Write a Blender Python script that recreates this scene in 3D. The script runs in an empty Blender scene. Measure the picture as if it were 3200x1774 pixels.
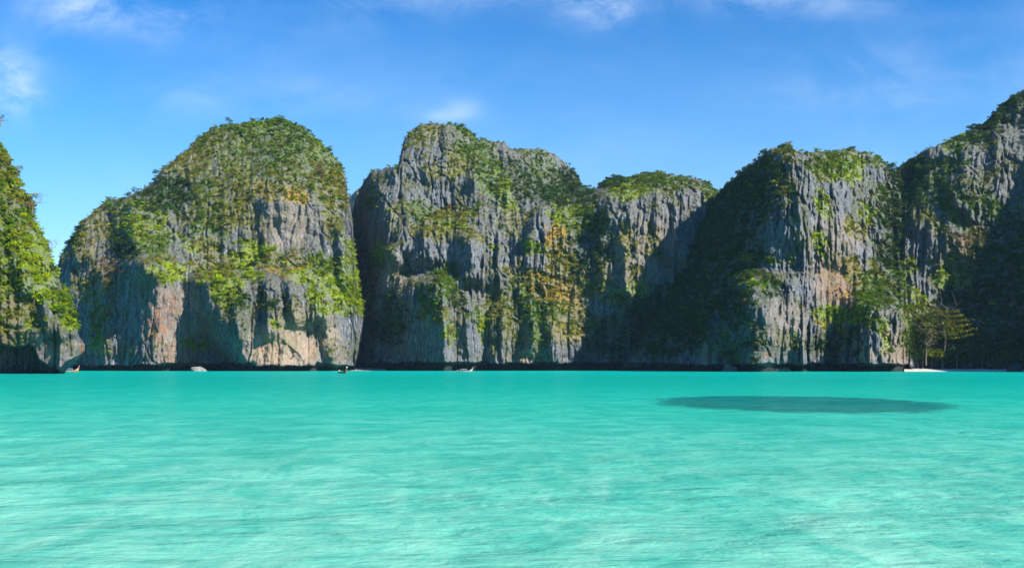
import bpy, math, random
import numpy as np
from mathutils import Vector, Matrix

random.seed(7)
rng = np.random.default_rng(11)
SC = bpy.context.scene
COL = SC.collection

# ------------------------------------------------------------------ camera
PHOTO_W, CX, HY, FPX, CAM_H = 3200.0, 1600.0, 1146.0, 2771.0, 2.5
cam_d = bpy.data.cameras.new("camera")
cam = bpy.data.objects.new("camera", cam_d)
COL.objects.link(cam)
cam.location = (0, 0, CAM_H)
cam.rotation_euler = (math.radians(90), 0, 0)
cam_d.sensor_width = 36.0
cam_d.lens = 36.0 * FPX / PHOTO_W
cam_d.shift_y = (HY - 887.0) / PHOTO_W
cam_d.clip_start = 0.1
cam_d.clip_end = 30000
SC.camera = cam

# ------------------------------------------------------------------ sun and sky
SUN_AZ, SUN_EL = math.radians(57), math.radians(35)      # azimuth: from behind the camera towards its right
SUN = Vector((math.sin(SUN_AZ) * math.cos(SUN_EL), -math.cos(SUN_AZ) * math.cos(SUN_EL), math.sin(SUN_EL)))
sd = bpy.data.lights.new("sun", 'SUN')
sd.energy = 5.0
sd.angle = math.radians(0.5)
sd.color = (1.0, 0.945, 0.85)
so = bpy.data.objects.new("sun", sd)
so.rotation_euler = SUN.to_track_quat('Z', 'Y').to_euler()
so.location = (300, -200, 400)
COL.objects.link(so)

world = bpy.data.worlds.new("World")
SC.world = world
world.use_nodes = True
SC.view_settings.view_transform = 'Standard'
SC.view_settings.look = 'None'
SC.view_settings.gamma = 1
SC.view_settings.use_curve_mapping = False
SC.view_settings.exposure = 0.93
SC.cycles.max_bounces = 8
SC.cycles.transparent_max_bounces = 8
SC.cycles.use_denoising = True


class NT:
    """small helper to write node trees"""
    def __init__(s, tree):
        s.t = tree
        tree.nodes.clear()

    def n(s, typ, **kw):
        nd = s.t.nodes.new(typ)
        ins = kw.pop('ins', {})
        for k, v in kw.items():
            setattr(nd, k, v)
        for k, v in ins.items():
            s.put(nd.inputs[k], v)
        return nd

    def put(s, sock, v):
        if hasattr(v, 'is_output'):
            s.t.links.new(v, sock)
        elif hasattr(v, 'outputs'):
            s.t.links.new(v.outputs[0], sock)
        else:
            if sock.type == 'RGBA' and len(v) == 3:
                v = (*v, 1)
            sock.default_value = v

    def m(s, op, a, b=0.0, c=None, clamp=False):
        nd = s.n('ShaderNodeMath', operation=op, use_clamp=clamp)
        s.put(nd.inputs[0], a)
        s.put(nd.inputs[1], b)
        if c is not None:
            s.put(nd.inputs[2], c)
        return nd.outputs[0]

    def mix(s, f, a, b, blend='MIX'):
        nd = s.n('ShaderNodeMix', data_type='RGBA', blend_type=blend)
        s.put(nd.inputs[0], f)
        s.put(nd.inputs[6], a)
        s.put(nd.inputs[7], b)
        return nd.outputs[2]

    def ramp(s, v, lo, hi, a=0.0, b=1.0, smooth=True):
        nd = s.n('ShaderNodeMapRange', interpolation_type='SMOOTHSTEP' if smooth else 'LINEAR')
        for i, x in enumerate((v, lo, hi, a, b)):
            s.put(nd.inputs[i], x)
        return nd.outputs[0]

    def noise(s, vec, scale, detail=4, rough=0.55, dist=0.0):
        nd = s.n('ShaderNodeTexNoise', ins={'Vector': vec, 'Scale': scale, 'Detail': detail, 'Roughness': rough, 'Distortion': dist})
        return nd.outputs[0]

    def scaled(s, vec, sc, rot=(0, 0, 0)):
        nd = s.n('ShaderNodeMapping', ins={'Vector': vec, 'Scale': sc, 'Rotation': rot})
        return nd.outputs[0]

    def attr(s, name):
        return s.n('ShaderNodeAttribute', attribute_name=name)


def build_sky():
    T = NT(world.node_tree)
    out = T.n('ShaderNodeOutputWorld')
    sky = T.n('ShaderNodeTexSky', sky_type='NISHITA')
    sky.sun_disc = False
    sky.sun_elevation = SUN_EL
    sky.sun_rotation = math.pi - SUN_AZ
    sky.altitude = 0
    sky.air_density = 1.0
    sky.dust_density = 0.4
    sky.ozone_density = 4.0
    hs = T.n('ShaderNodeHueSaturation', ins={'Color': sky.outputs[0], 'Saturation': 1.5, 'Value': 1.0, 'Hue': 0.497})
    tc = T.n('ShaderNodeTexCoord')
    d = tc.outputs['Generated']
    sep = T.n('ShaderNodeSeparateXYZ', ins={0: d})
    yy = T.m('MAXIMUM', sep.outputs[1], 0.05)
    u = T.m('DIVIDE', sep.outputs[0], yy)
    v = T.m('DIVIDE', sep.outputs[2], yy)
    uv = T.n('ShaderNodeCombineXYZ', ins={0: u, 1: v, 2: 0.0})
    wisp = T.noise(T.scaled(uv.outputs[0], (7, 12, 1), (0, 0, -0.5)), 1.0, 8, 0.6, 0.9)
    fine = T.noise(T.scaled(uv.outputs[0], (22, 44, 1), (0, 0, 0.6)), 1.0, 8, 0.66, 0.8)
    tex = T.m('ADD', T.m('MULTIPLY', wisp, 0.8), T.m('MULTIPLY', fine, 0.2))
    total = None
    #        px    py    rx   ry  strength
    blobs = [(210, 20, 130, 60, 0.7), (420, 30, 230, 70, 0.62), (550, 70, 90, 60, 0.6),
             (1870, 15, 120, 60, 1.2), (1650, -10, 300, 45, 0.5), (2390, -5, 170, 45, 0.85), (2620, 10, 260, 50, 0.3),
             (10, 240, 110, 90, 0.95), (30, 310, 90, 60, 0.6), (1448, 340, 46, 28, 0.5), (1385, 364, 55, 18, 0.4),
             (620, 300, 160, 70, 0.32), (1010, 300, 150, 60, 0.30), (2850, 250, 500, 130, 0.30), (1150, 20, 250, 60, 0.3)]
    for (px, py, rx, ry, st) in blobs:
        a = T.m('DIVIDE', T.m('SUBTRACT', u, (px - CX) / FPX), rx / FPX)
        b = T.m('DIVIDE', T.m('SUBTRACT', v, (HY - py) / FPX), ry / FPX)
        r2 = T.m('ADD', T.m('MULTIPLY', a, a), T.m('MULTIPLY', b, b))
        g = T.m('MULTIPLY', T.m('EXPONENT', T.m('MULTIPLY', r2, -0.9)), st)
        total = g if total is None else T.m('ADD', total, g)
    cover = T.m('MULTIPLY', total, T.ramp(tex, 0.33, 0.70))
    veil = T.m('MULTIPLY', T.ramp(T.noise(T.scaled(uv.outputs[0], (2.2, 5, 1), (0, 0, -0.25)), 1.0, 6, 0.6), 0.42, 0.75), 0.20)
    cover = T.m('MINIMUM', T.m('ADD', cover, veil), 0.9)
    low = T.ramp(v, 0.55, 0.0)
    high = T.mix(T.ramp(v, 0.12, 0.46), hs.outputs[0], (0.36, 0.86, 1.02), 'MULTIPLY')
    base = T.mix(T.m('MULTIPLY', low, 0.40), high, (3.8, 5.5, 8.0))
    col = T.mix(T.m('MULTIPLY', cover, 0.58), base, (5.2, 6.0, 7.0))
    bg = T.n('ShaderNodeBackground', ins={'Color': col, 'Strength': 0.10})
    T.put(out.inputs[0], bg.outputs[0])


build_sky()


# ------------------------------------------------------------------ helpers
def tag(o, label=None, cat=None, group=None, kind=None):
    if label: o['label'] = label
    if cat: o['category'] = cat
    if group: o['group'] = group
    if kind: o['kind'] = kind
    return o


def link(name, me, parent=None, loc=None):
    o = bpy.data.objects.new(name, me)
    COL.objects.link(o)
    if parent is not None: o.parent = parent
    if loc is not None: o.location = loc
    return o


def np_mesh(name, V, F, mat=None, smooth=False):
    """V (n,3), F (m,k) numpy -> mesh"""
    me = bpy.data.meshes.new(name)
    V = np.ascontiguousarray(V, dtype=np.float32)
    F = np.ascontiguousarray(F, dtype=np.int32)
    me.vertices.add(len(V))
    me.vertices.foreach_set('co', V.ravel())
    k = F.shape[1]
    me.loops.add(F.size)
    me.loops.foreach_set('vertex_index', F.ravel())
    me.polygons.add(len(F))
    me.polygons.foreach_set('loop_start', np.arange(0, F.size, k, dtype=np.int32))
    me.polygons.foreach_set('use_smooth', np.full(len(F), smooth, dtype=bool))
    me.update(calc_edges=True)
    if mat is not None: me.materials.append(mat)
    return me


def set_attr(me, name, vals):
    if vals.ndim == 1:
        a = me.attributes.new(name, 'FLOAT', 'POINT')
        a.data.foreach_set('value', np.ascontiguousarray(vals, dtype=np.float32))
    else:
        a = me.attributes.new(name, 'FLOAT_COLOR', 'POINT')
        c = np.ones((len(vals), 4), dtype=np.float32)
        c[:, :3] = vals
        a.data.foreach_set('color', c.ravel())


def at(px, py, Y):
    return Vector(((px - CX) / FPX * Y, Y, CAM_H + (HY - py) / FPX * Y))


# gradient noise
_perm = np.random.default_rng(3).permutation(512).astype(np.int64)
_grad = np.random.default_rng(4).normal(size=(512, 3))
_grad /= np.linalg.norm(_grad, axis=1)[:, None]


def _h(i, j, k):
    return _perm[(_perm[(_perm[i & 511] + j) & 511] + k) & 511]


def perlin(x, y, z):
    xi, yi, zi = np.floor(x).astype(np.int64), np.floor(y).astype(np.int64), np.floor(z).astype(np.int64)
    xf, yf, zf = x - xi, y - yi, z - zi
    u, v, w = [t * t * t * (t * (t * 6 - 15) + 10) for t in (xf, yf, zf)]
    r = 0
    for a in (0, 1):
        for b in (0, 1):
            for c in (0, 1):
                g = _grad[_h(xi + a, yi + b, zi + c)]
                d = g[..., 0] * (xf - a) + g[..., 1] * (yf - b) + g[..., 2] * (zf - c)
                r = r + d * (u if a else 1 - u) * (v if b else 1 - v) * (w if c else 1 - w)
    return r * 1.6


def fbm(x, y, z, o=4, gain=0.5):
    s, a, f = 0, 1.0, 1.0
    for i in range(o):
        s = s + a * perlin(x * f + 17.3 * i, y * f + 5.1 * i, z * f - 9.7 * i)
        a *= gain
        f *= 2.03
    return s


def ridged(x, y, z, o=3):
    s, a, f = 0, 1.0, 1.0
    for i in range(o):
        s = s + a * (1 - 2 * np.abs(perlin(x * f + 3.3 * i, y * f + 8.1 * i, z * f)))
        a *= 0.5
        f *= 2.1
    return s


def spires(s, z, w, h, seed):
    """half cones that end in points, in columns: karst pinnacles. returns 0..1"""
    a, b = s / w, z / h
    ai, bi = np.floor(a).astype(np.int64), np.floor(b).astype(np.int64)
    best = np.zeros_like(a)
    for da in (-1, 0, 1):
        for db in (-1, 0, 1, 2):
            ci, cj = ai + da, bi + db
            r1 = _h(ci + seed, cj, ci * 0 + 7) / 511.0
            r2 = _h(ci + seed, cj, ci * 0 + 91) / 511.0
            r3 = _h(ci + seed, cj, ci * 0 + 201) / 511.0
            dx = np.abs(a - (ci + r1))
            dz = (cj + r2) - b                       # below the tip > 0
            wid = np.clip(dz, 0, 1.6) ** 0.75 * (0.35 + 0.45 * r3) + 1e-3
            val = np.clip(1 - dx / wid, 0, 1) * np.clip(dz * 6, 0, 1) * np.clip((1.9 - dz) * 1.2, 0, 1) * (0.5 + 0.5 * r3)
            best = np.maximum(best, val)
    return best


def smooth01(t):
    t = np.clip(t, 0, 1)
    return t * t * (3 - 2 * t)


def rbf(pts, PX, PY, c=70.0):
    """smooth surface through depth stations (px, py, distance)"""
    p = np.array(pts, float)
    s = 1000.0
    x, y, d = p[:, 0] / s, p[:, 1] / s, p[:, 2]
    c = c / s
    K = np.sqrt((x[:, None] - x) ** 2 + (y[:, None] - y) ** 2 + c * c)
    A = np.block([[K + np.eye(len(p)) * -1e-3, np.c_[np.ones(len(p)), x, y]], [np.r_[[np.ones(len(p))], [x], [y]], np.zeros((3, 3))]])
    w = np.linalg.solve(A, np.r_[d, 0, 0, 0])
    out = w[-3] + w[-2] * PX / s + w[-1] * PY / s
    for i in range(len(p)):
        out = out + w[i] * np.sqrt((PX / s - x[i]) ** 2 + (PY / s - y[i]) ** 2 + c * c)
    return out


def ridge_field(PX, PY, line, amp, wl, wr, fade=45):
    l = np.array(line, float)
    xs = np.interp(PY, l[:, 1], l[:, 0])
    s = PX - xs
    prof = np.where(s < 0, smooth01(1 + s / wl), np.exp(-(np.maximum(s, 0) / wr) ** 1.4))
    f = smooth01((PY - (l[0, 1] - fade)) / fade)
    if l[-1, 1] < 1140:
        f = f * smooth01(((l[-1, 1] + fade) - PY) / fade)
    return amp * prof * f


def ell(PX, PY, cx, cy, rx, ry, rot=0.0, soft=0.35):
    c, s = math.cos(math.radians(rot)), math.sin(math.radians(rot))
    a = ((PX - cx) * c + (PY - cy) * s) / rx
    b = (-(PX - cx) * s + (PY - cy) * c) / ry
    return smooth01((1 + soft - np.sqrt(a * a + b * b)) / (2 * soft))


# ------------------------------------------------------------------ materials
def new_mat(name):
    m = bpy.data.materials.new(name)
    m.use_nodes = True
    return m, NT(m.node_tree)


def simple_mat(name, col, rough=0.6, var=0.25, scale=3.0):
    m, T = new_mat(name)
    g = T.n('ShaderNodeNewGeometry')
    n = T.noise(g.outputs['Position'], scale, 5)
    c = T.mix(n, tuple(v * (1 - var) for v in col), tuple(min(1, v * (1 + var)) for v in col))
    b = T.n('ShaderNodeBsdfPrincipled', ins={'Base Color': c, 'Roughness': rough})
    o = T.n('ShaderNodeOutputMaterial', ins={0: b.outputs[0]})
    return m


def rock_material():
    m, T = new_mat("limestone")
    g = T.n('ShaderNodeNewGeometry')
    P = g.outputs['Position']
    streak = T.noise(T.scaled(P, (0.55, 0.55, 0.045)), 1.0, 8, 0.68, 0.4)
    streak2 = T.noise(T.scaled(P, (1.5, 1.5, 0.16)), 1.0, 6, 0.7, 0.3)
    blotch = T.noise(P, 0.07, 8, 0.62)
    fine = T.noise(P, 0.9, 8, 0.72)
    t = T.m('ADD', T.m('MULTIPLY', streak, 0.40), T.m('ADD', T.m('MULTIPLY', streak2, 0.28), T.m('MULTIPLY', fine, 0.32)))
    grey = T.n('ShaderNodeValToRGB', ins={0: t})
    e = grey.color_ramp.elements
    e[0].position, e[0].color = 0.40, (0.028, 0.032, 0.040, 1)
    e[1].position, e[1].color = 0.62, (0.37, 0.382, 0.415, 1)
    k = e.new(0.505); k.color = (0.128, 0.136, 0.156, 1)
    warm = T.mix(T.m('MULTIPLY', T.ramp(blotch, 0.52, 0.70), 0.32), grey.outputs[0], (0.19, 0.165, 0.125))
    tan = T.attr('tan').outputs['Fac']
    tn = T.noise(T.scaled(P, (0.35, 0.35, 0.1)), 1.0, 6, 0.6)
    tanc = T.mix(tn, (0.25, 0.175, 0.12), (0.50, 0.38, 0.28))
    c = T.mix(T.m('MULTIPLY', tan, T.ramp(t, 0.34, 0.52)), warm, tanc)
    orange = T.attr('rust').outputs['Fac']
    c = T.mix(T.m('MULTIPLY', orange, T.ramp(T.noise(T.scaled(P, (0.5, 0.5, 0.08)), 1.0, 6, 0.65), 0.38, 0.62)), c, (0.33, 0.125, 0.055))
    soil = T.attr('soil')
    sf = T.attr('cover').outputs['Fac']
    sm = T.m('MULTIPLY', sf, T.ramp(fine, 0.24, 0.44))
    gr = T.mix(T.m('MULTIPLY', T.noise(P, 0.5, 5, 0.65), 1.0), soil.outputs['Color'], T.mix(0.45, soil.outputs['Color'], (0.10, 0.085, 0.028)))
    c = T.mix(sm, c, gr)
    wet_shade = T.attr('wet_shade').outputs['Fac']
    c = T.mix(T.m('MULTIPLY', wet_shade, 0.93), c, (0.018, 0.021, 0.018))  # dark tide band, carried higher to paint in shade under the overhang
    b1 = T.n('ShaderNodeBump', ins={'Height': t, 'Strength': 0.9, 'Distance': 2.2})
    b2 = T.n('ShaderNodeBump', ins={'Height': T.noise(T.scaled(P, (1, 1, 0.45)), 2.2, 7, 0.7), 'Strength': 0.7, 'Distance': 0.5, 'Normal': b1.outputs[0]})
    bs = T.n('ShaderNodeBsdfPrincipled', ins={'Base Color': c, 'Roughness': 0.95, 'Specular IOR Level': 0.15, 'Normal': b2.outputs[0]})
    T.n('ShaderNodeOutputMaterial', ins={0: bs.outputs[0]})
    return m


def leaf_material():
    m, T = new_mat("leaves")
    a = T.attr('Col')
    d = T.n('ShaderNodeBsdfDiffuse', ins={'Color': a.outputs['Color']})
    tr = T.n('ShaderNodeBsdfTranslucent', ins={'Color': T.mix(0.5, a.outputs['Color'], (0.12, 0.16, 0.01))})
    mx = T.n('ShaderNodeMixShader', ins={0: 0.22, 1: d.outputs[0], 2: tr.outputs[0]})
    T.n('ShaderNodeOutputMaterial', ins={0: mx.outputs[0]})
    return m


ROCK = rock_material()
LEAF = leaf_material()
BARK = simple_mat("bark", (0.16, 0.125, 0.09), 0.9, 0.4, 6)
BARK_PALE = simple_mat("pale_bark", (0.20, 0.17, 0.13), 0.9, 0.3, 6)

# ------------------------------------------------------------------ foliage shapes
#  kinds:      dark      mid      lime     olive    gold     brown
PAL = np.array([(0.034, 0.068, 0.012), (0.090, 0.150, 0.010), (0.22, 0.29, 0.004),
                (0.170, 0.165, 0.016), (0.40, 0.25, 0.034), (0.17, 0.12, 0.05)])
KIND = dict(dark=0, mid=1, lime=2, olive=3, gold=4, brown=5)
KIND_WORD = ['dark green', 'green', 'bright lime green', 'olive green', 'golden dry', 'brown']


def leaf_quads(r, C, N, size, jit=0.9):
    """quads of leaves at centres C with outward normals N"""
    n = len(C)
    nn = N + r.normal(size=(n, 3)) * jit
    nn /= np.linalg.norm(nn, axis=1)[:, None] + 1e-9
    t = np.cross(nn, r.normal(size=(n, 3)))
    t /= np.linalg.norm(t, axis=1)[:, None] + 1e-9
    b = np.cross(nn, t)
    s = (size * r.uniform(0.6, 1.35, n))[:, None]
    q = np.stack([C - t * s * 0.9, C - b * s * 0.55, C + t * s, C + b * s * 0.6], 1)
    return q.reshape(-1, 3)


def crown_points(r, n, lobes, flat=0.8):
    """points in the shells of several overlapping lobes, unit size crown standing on z=0"""
    ctr = np.c_[r.uniform(-0.55, 0.55, lobes), r.uniform(-0.55, 0.55, lobes), r.uniform(0.25, 0.95, lobes) * flat]
    rad = r.uniform(0.30, 0.58, lobes)
    k = r.integers(0, lobes, n)
    d = r.normal(size=(n, 3))
    d[:, 2] = np.abs(d[:, 2]) * 1.0 - 0.25
    d /= np.linalg.norm(d, axis=1)[:, None]
    rr = rad[k] * r.uniform(0.55, 1.12, n)
    return ctr[k] + d * rr[:, None] * np.array([1, 1, flat]), d


def make_protos():
    out = []
    for i in range(7):
        r = np.random.default_rng(100 + i)
        n = 104
        C, N = crown_points(r, n, r.integers(3, 6), r.uniform(0.65, 1.0))
        out.append((leaf_quads(r, C, N, 0.165), n))
    return out


def make_tufts():
    out = []
    for i in range(4):
        r = np.random.default_rng(200 + i)
        n = 22
        C = np.c_[r.uniform(-0.8, 0.8, n), r.uniform(-0.8, 0.8, n), r.uniform(0.05, 0.4, n)]
        N = np.c_[r.normal(size=(n, 2)) * 0.7, np.ones(n) * 0.6]
        out.append((leaf_quads(r, C, N, 0.27, 0.5), n))
    return out


PROTO, TUFT = make_protos(), make_tufts()


def bake_clumps(name, clumps, label, protos, mat=LEAF):
    """clumps: list arrays pos, rad, kind -> one mesh of leaves (ground cover)"""
    pos, rad, kind = clumps
    if len(pos) < 3: return None
    r = np.random.default_rng(len(pos))
    Vs, Cs = [], []
    pick = r.integers(0, len(protos), len(pos))
    for p in range(len(protos)):
        idx = np.where(pick == p)[0]
        if not len(idx): continue
        V, n = protos[p]
        a = r.uniform(0, 6.283, len(idx))
        ca, sa = np.cos(a)[:, None], np.sin(a)[:, None]
        x = (V[None, :, 0] * ca - V[None, :, 1] * sa)
        y = (V[None, :, 0] * sa + V[None, :, 1] * ca)
        z = np.repeat(V[None, :, 2], len(idx), 0) * r.uniform(0.75, 1.25, len(idx))[:, None]
        W = np.stack([x, y, z], 2) * rad[idx][:, None, None] + pos[idx][:, None, :]
        Vs.append(W.reshape(-1, 3))
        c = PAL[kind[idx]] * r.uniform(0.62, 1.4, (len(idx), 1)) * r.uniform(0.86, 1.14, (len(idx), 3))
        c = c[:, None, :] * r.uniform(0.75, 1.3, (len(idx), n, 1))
        Cs.append(np.repeat(c.reshape(-1, 3), 4, 0))
    V = np.concatenate(Vs)
    me = np_mesh(name, V, np.arange(len(V)).reshape(-1, 4), mat)
    set_attr(me, 'Col', np.clip(np.concatenate(Cs), 0, 1))
    o = link(name, me)
    tag(o, label, None, None, 'stuff')
    return o


# ------------------------------------------------------------------ cliffs
ALL_BUSH = []        # (pos, radius, kind, cliff description)


def cliff(name, label, PX, PY, D, veg, tan=(), rust=(), smooth=(), side=(0.8, 0.35), fl=1.0, auto=0.25,
          notch=None, thick=90, edge_w=46, edge_r=16, top_dist=None, desc='', dens=1.0, auto_kinds=(1, 3, 3, 5), wet_shade_top=3.0, spire=1.0, seed=0, inset=0.3, cxm=None, vs=0.78, bl=1.0, back=(0.985, 0.93, 0.80, 0.5, 0.0)):
    ni, nj = PX.shape                      # i across, j upwards
    if top_dist is not None:
        s = np.clip(1 - top_dist / edge_w, 0, 1)
        D = D + edge_r * (1 - np.sqrt(np.maximum(0, 1 - s * s)))
    X = (PX - CX) / FPX * D
    Z = CAM_H + (HY - PY) / FPX * D
    Dm = np.repeat(D.mean(axis=1)[:, None], nj, 1)
    Xm = (PX - CX) / FPX * Dm
    S = Xm * side[0] + Dm * side[1]          # runs along the wall, so that flutes stand upright
    # large uneven relief, then flutes and pinnacles
    big = fbm(X / 42 + seed, D / 60, Z / 50, 4, 0.5)
    warp = fbm(X / 22, D / 30, Z / 26 + seed, 3) * 4
    q = np.zeros_like(D)
    for e in smooth:
        q = np.maximum(q, ell(PX, PY, *e) * 0.75)
    vegm = np.zeros_like(D)
    kindw = [np.zeros_like(D) for _ in PAL]
    en = fbm(X / 9, D / 9, Z / 7 + 3, 4, 0.6)
    for (cx, cy, rx, ry, kd, dn, *rot) in veg:
        e = ell(PX + en * 30, PY + en * 24, cx, cy, rx, ry, rot[0] if rot else 0, 0.3) * dn
        vegm = np.maximum(vegm, e)
        kindw[KIND[kd]] += e * e
    pat = smooth01((fbm(X / 7.5 + 31, D / 12, Z / 6, 4, 0.62) + 0.42) / 0.62)
    vegm = vegm * (0.25 + 0.75 * pat)
    rough = (1 - 0.72 * q) * (1 - 0.45 * np.clip(vegm, 0, 1)) * fl
    warp = warp * 0.28
    up_mod = 0.45 + 0.55 * smooth01((fbm(S / 30, Z / 45, Z * 0 + seed, 3) + 0.35) / 0.6)
    sp = spires(S + warp, Z + warp * 3, 11, 42, 5 + seed) * 5.5 + spires(S * 1.1 + warp, Z + warp * 2, 5.2, 22, 55 + seed) * 4.2 + spires(S + warp, Z, 2.7, 11, 95 + seed) * 2.2
    flute = ridged((S + warp) / 9, S * 0, Z / 90, 3) * 1.3 + ridged((S + warp) / 3.0, S * 0 + 3, Z / 26, 2) * 0.8
    crack = np.exp(-(perlin((S + warp * 1.5) / 7.5, S * 0 + 7, Z / 95) / 0.07) ** 2) * 2.4 + np.exp(-(perlin((S + warp * 3 + Z * 0.25) / 18, S * 0 + 9, Z / 60) / 0.035) ** 2) * 2.4 * (1 - q)
    small = fbm(X / 4.5, D / 5, Z / 6, 4, 0.6) * 1.7
    ledge = fbm(X / 30, D / 60, Z / 7.5, 3, 0.5) * 0.8
    butt = ridged((S + warp * 4) / 46, S * 0 + 11, Z / 150 + seed, 2) * 3.4 * (1 - 0.6 * q)
    blocks = spires(S + warp * 5, Z + warp * 6, 23, 58, 13 + seed) * 7.5 * (1 - 0.7 * q) * (1 - 0.4 * np.clip(vegm, 0, 1)) * bl
    disp = big * 4.5 + butt + blocks + (sp * spire * up_mod + flute) * rough - crack * (0.35 + 0.65 * rough) + small * (0.5 + 0.5 * rough) + ledge * (1 - 0.5 * q)
    ztop = Z
    if notch is not None:
        zn, dep = notch
        lip = zn(PX) * (1 + 0.35 * fbm(X / 14, X * 0 + 2, X * 0, 3))
        lip = lip + fbm(X / 2.6, X * 0 + 6, X * 0, 3) * 0.5
        nk = smooth01((lip - Z) / 0.7)
        disp = disp * (1 - 0.6 * nk) - dep(PX) * nk
    D2 = D - disp
    X = (PX - CX) / FPX * D2
    Z = CAM_H + (HY - PY) / FPX * D2
    Pm = np.stack([X, D2, Z], 2)
    ZW = Z + en * 1.2
    du = np.gradient(Pm, axis=0)
    dv = np.gradient(Pm, axis=1)
    Nn = np.cross(du, dv)
    area = np.linalg.norm(Nn, axis=2)
    Nn = Nn / (area[..., None] + 1e-9)
    # natural growth on ledges where no hand-laid patch is
    up = smooth01((Nn[..., 2] - 0.28) / 0.35)
    patchy = smooth01((fbm(X / 18 + 4, D2 / 18, Z / 22 + seed, 4, 0.6) + 0.02) / 0.45)
    av = auto * (0.35 * patchy + up * (0.3 + 0.8 * patchy))
    av = av * (1 - 0.8 * q) * smooth01((Z - 5) / 6)
    vtot = np.clip(np.maximum(vegm, av), 0, 1) * smooth01((Z - 2.0) / 3)
    # colours under the growth
    soil = np.zeros(Pm.shape)
    kw = np.stack(kindw, 2)
    has = kw.sum(2)
    kwn = kw / (has[..., None] + 1e-6)
    soil = (kwn[..., None] * PAL[None, None]).sum(2) * 1.0
    soil = np.where(has[..., None] > 0.02, soil, np.array((0.10, 0.105, 0.03)))
    tanm = np.zeros_like(D)
    for e in tan:
        tanm = np.maximum(tanm, ell(PX + en * 16, PY + en * 16, *e[:4], 0, 0.45) * e[4])
    rm = np.zeros_like(D)
    for e in rust:
        rm = np.maximum(rm, ell(PX + en * 16, PY + en * 16, *e[:4], 0, 0.5) * e[4])
    # solid: front sheet, crest rolling to a back sheet
    V = Pm.reshape(-1, 3)
    idx = np.arange(ni * nj).reshape(ni, nj)
    f = np.stack([idx[:-1, :-1], idx[1:, :-1], idx[1:, 1:], idx[:-1, 1:]], 2).reshape(-1, 4)
    border = np.concatenate([idx[0, :], idx[1:, -1], idx[-1, -2::-1]])
    ring = V[border]
    rings = [ring]
    cxm = ring[:, 0].mean() if cxm is None else cxm
    nb = len(border)
    base = len(V)
    Vs, Fs = [V], [f]
    prev = border
    for k, (ty, sz) in enumerate(zip((0.12, 0.4, 0.75, 1.0, 1.05), back)):
        R = ring.copy()
        R[:, 1] += thick * ty
        R[:, 0] = cxm + (R[:, 0] - cxm) * (1 - inset * ty)
        R[:, 2] = np.where(R[:, 2] > 0, R[:, 2] * sz, R[:, 2]) + (fbm(R[:, 0] / 15, R[:, 1] / 15, R[:, 2] / 15, 2) * 2 if 0 < sz < 1 else 0)
        Vs.append(R)
        cur = np.arange(base, base + nb)
        base += nb
        Fs.append(np.stack([prev[:-1], prev[1:], cur[1:], cur[:-1]], 1))
        prev = cur
    V = np.concatenate(Vs)
    F = np.concatenate(Fs)
    me = np_mesh(name, V, F, ROCK, True)
    n0 = ni * nj

    def padded(a):
        return np.concatenate([a.reshape(n0, -1), np.repeat(a.reshape(n0, -1)[border], 5, 0)[: 5 * nb]]).squeeze()
    set_attr(me, 'cover', padded(vtot ** 0.45))
    set_attr(me, 'tan', padded(tanm))
    set_attr(me, 'rust', padded(rm))
    set_attr(me, 'wet_shade', padded(smooth01((wet_shade_top - ZW) / 2.0)))
    set_attr(me, 'soil', padded(soil))
    o = link(name, me)
    tag(o, label, None, None, 'structure')
    # growth
    r = np.random.default_rng(900 + seed)
    infr = (PX > -60) & (PX < 3260)
    lam = vtot ** 1.3 * area / (2.6 * vs ** 2) * dens * infr
    lam = np.minimum(lam, 3.0)
    cnt = r.poisson(lam)
    ii, jj = np.nonzero(cnt)
    rep = cnt[ii, jj]
    ii, jj = np.repeat(ii, rep), np.repeat(jj, rep)
    pos = Pm[ii, jj] + r.normal(size=(len(ii), 3)) * 0.4
    nrm = Nn[ii, jj]
    # kind for each
    kk = kw[ii, jj] + 1e-9
    kk = kk / kk.sum(1)[:, None]
    cum = kk.cumsum(1)
    kd = (r.uniform(size=(len(ii), 1)) > cum).sum(1).clip(0, 5)
    wild = (vegm[ii, jj] < 0.12)
    kd[wild] = np.array(auto_kinds)[r.integers(0, len(auto_kinds), wild.sum())]
    sw = (~wild) & (r.uniform(size=len(ii)) < 0.22)
    kd[sw] = np.array([0, 1, 3, 1, 5])[r.integers(0, 5, sw.sum())]
    grass = ((kd == 4) | ((kd == 2) & (r.uniform(size=len(ii)) < 0.45)) | ((kd == 3) & (r.uniform(size=len(ii)) < 0.3)))
    rad = r.gamma(4.0, 0.35, len(ii)).clip(0.6, 3.8) * vs
    rad = rad * np.where(wild, 0.72, 1.0) * np.where(kd == 0, 1.2, 1.0)
    pos = pos + nrm * (0.15 * rad)[:, None] - np.array([0, 0, 0.25]) * rad[:, None]
    # the largest become bushes of their own
    b = ~grass
    order = np.argsort(-rad * b * r.uniform(0.8, 1.0, len(rad)))[: BUSH_N.get(name, 30)]
    own = np.zeros(len(rad), bool)
    own[order] = True
    own &= (PX[ii, jj] > 5) & (PX[ii, jj] < 3195)
    for i in np.nonzero(own)[0]:
        ALL_BUSH.append((pos[i], rad[i] * 1.15, kd[i], desc, nrm[i]))
    b &= ~own
    bake_clumps("undergrowth", (pos[b], rad[b], kd[b]), "mixed green shrubs covering " + desc, PROTO)
    if grass.sum() > 5:
        bake_clumps("grass", (pos[grass], rad[grass] * 0.85, kd[grass]), "tufts of grass on " + desc, TUFT)
    print(name, 'verts', len(V), 'clumps', int(b.sum()), 'tufts', int(grass.sum()))
    return o


BUSH_N = dict(cliff_left=30, cliff_dome=80, cliff_middle=80, cliff_right=90)


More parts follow.
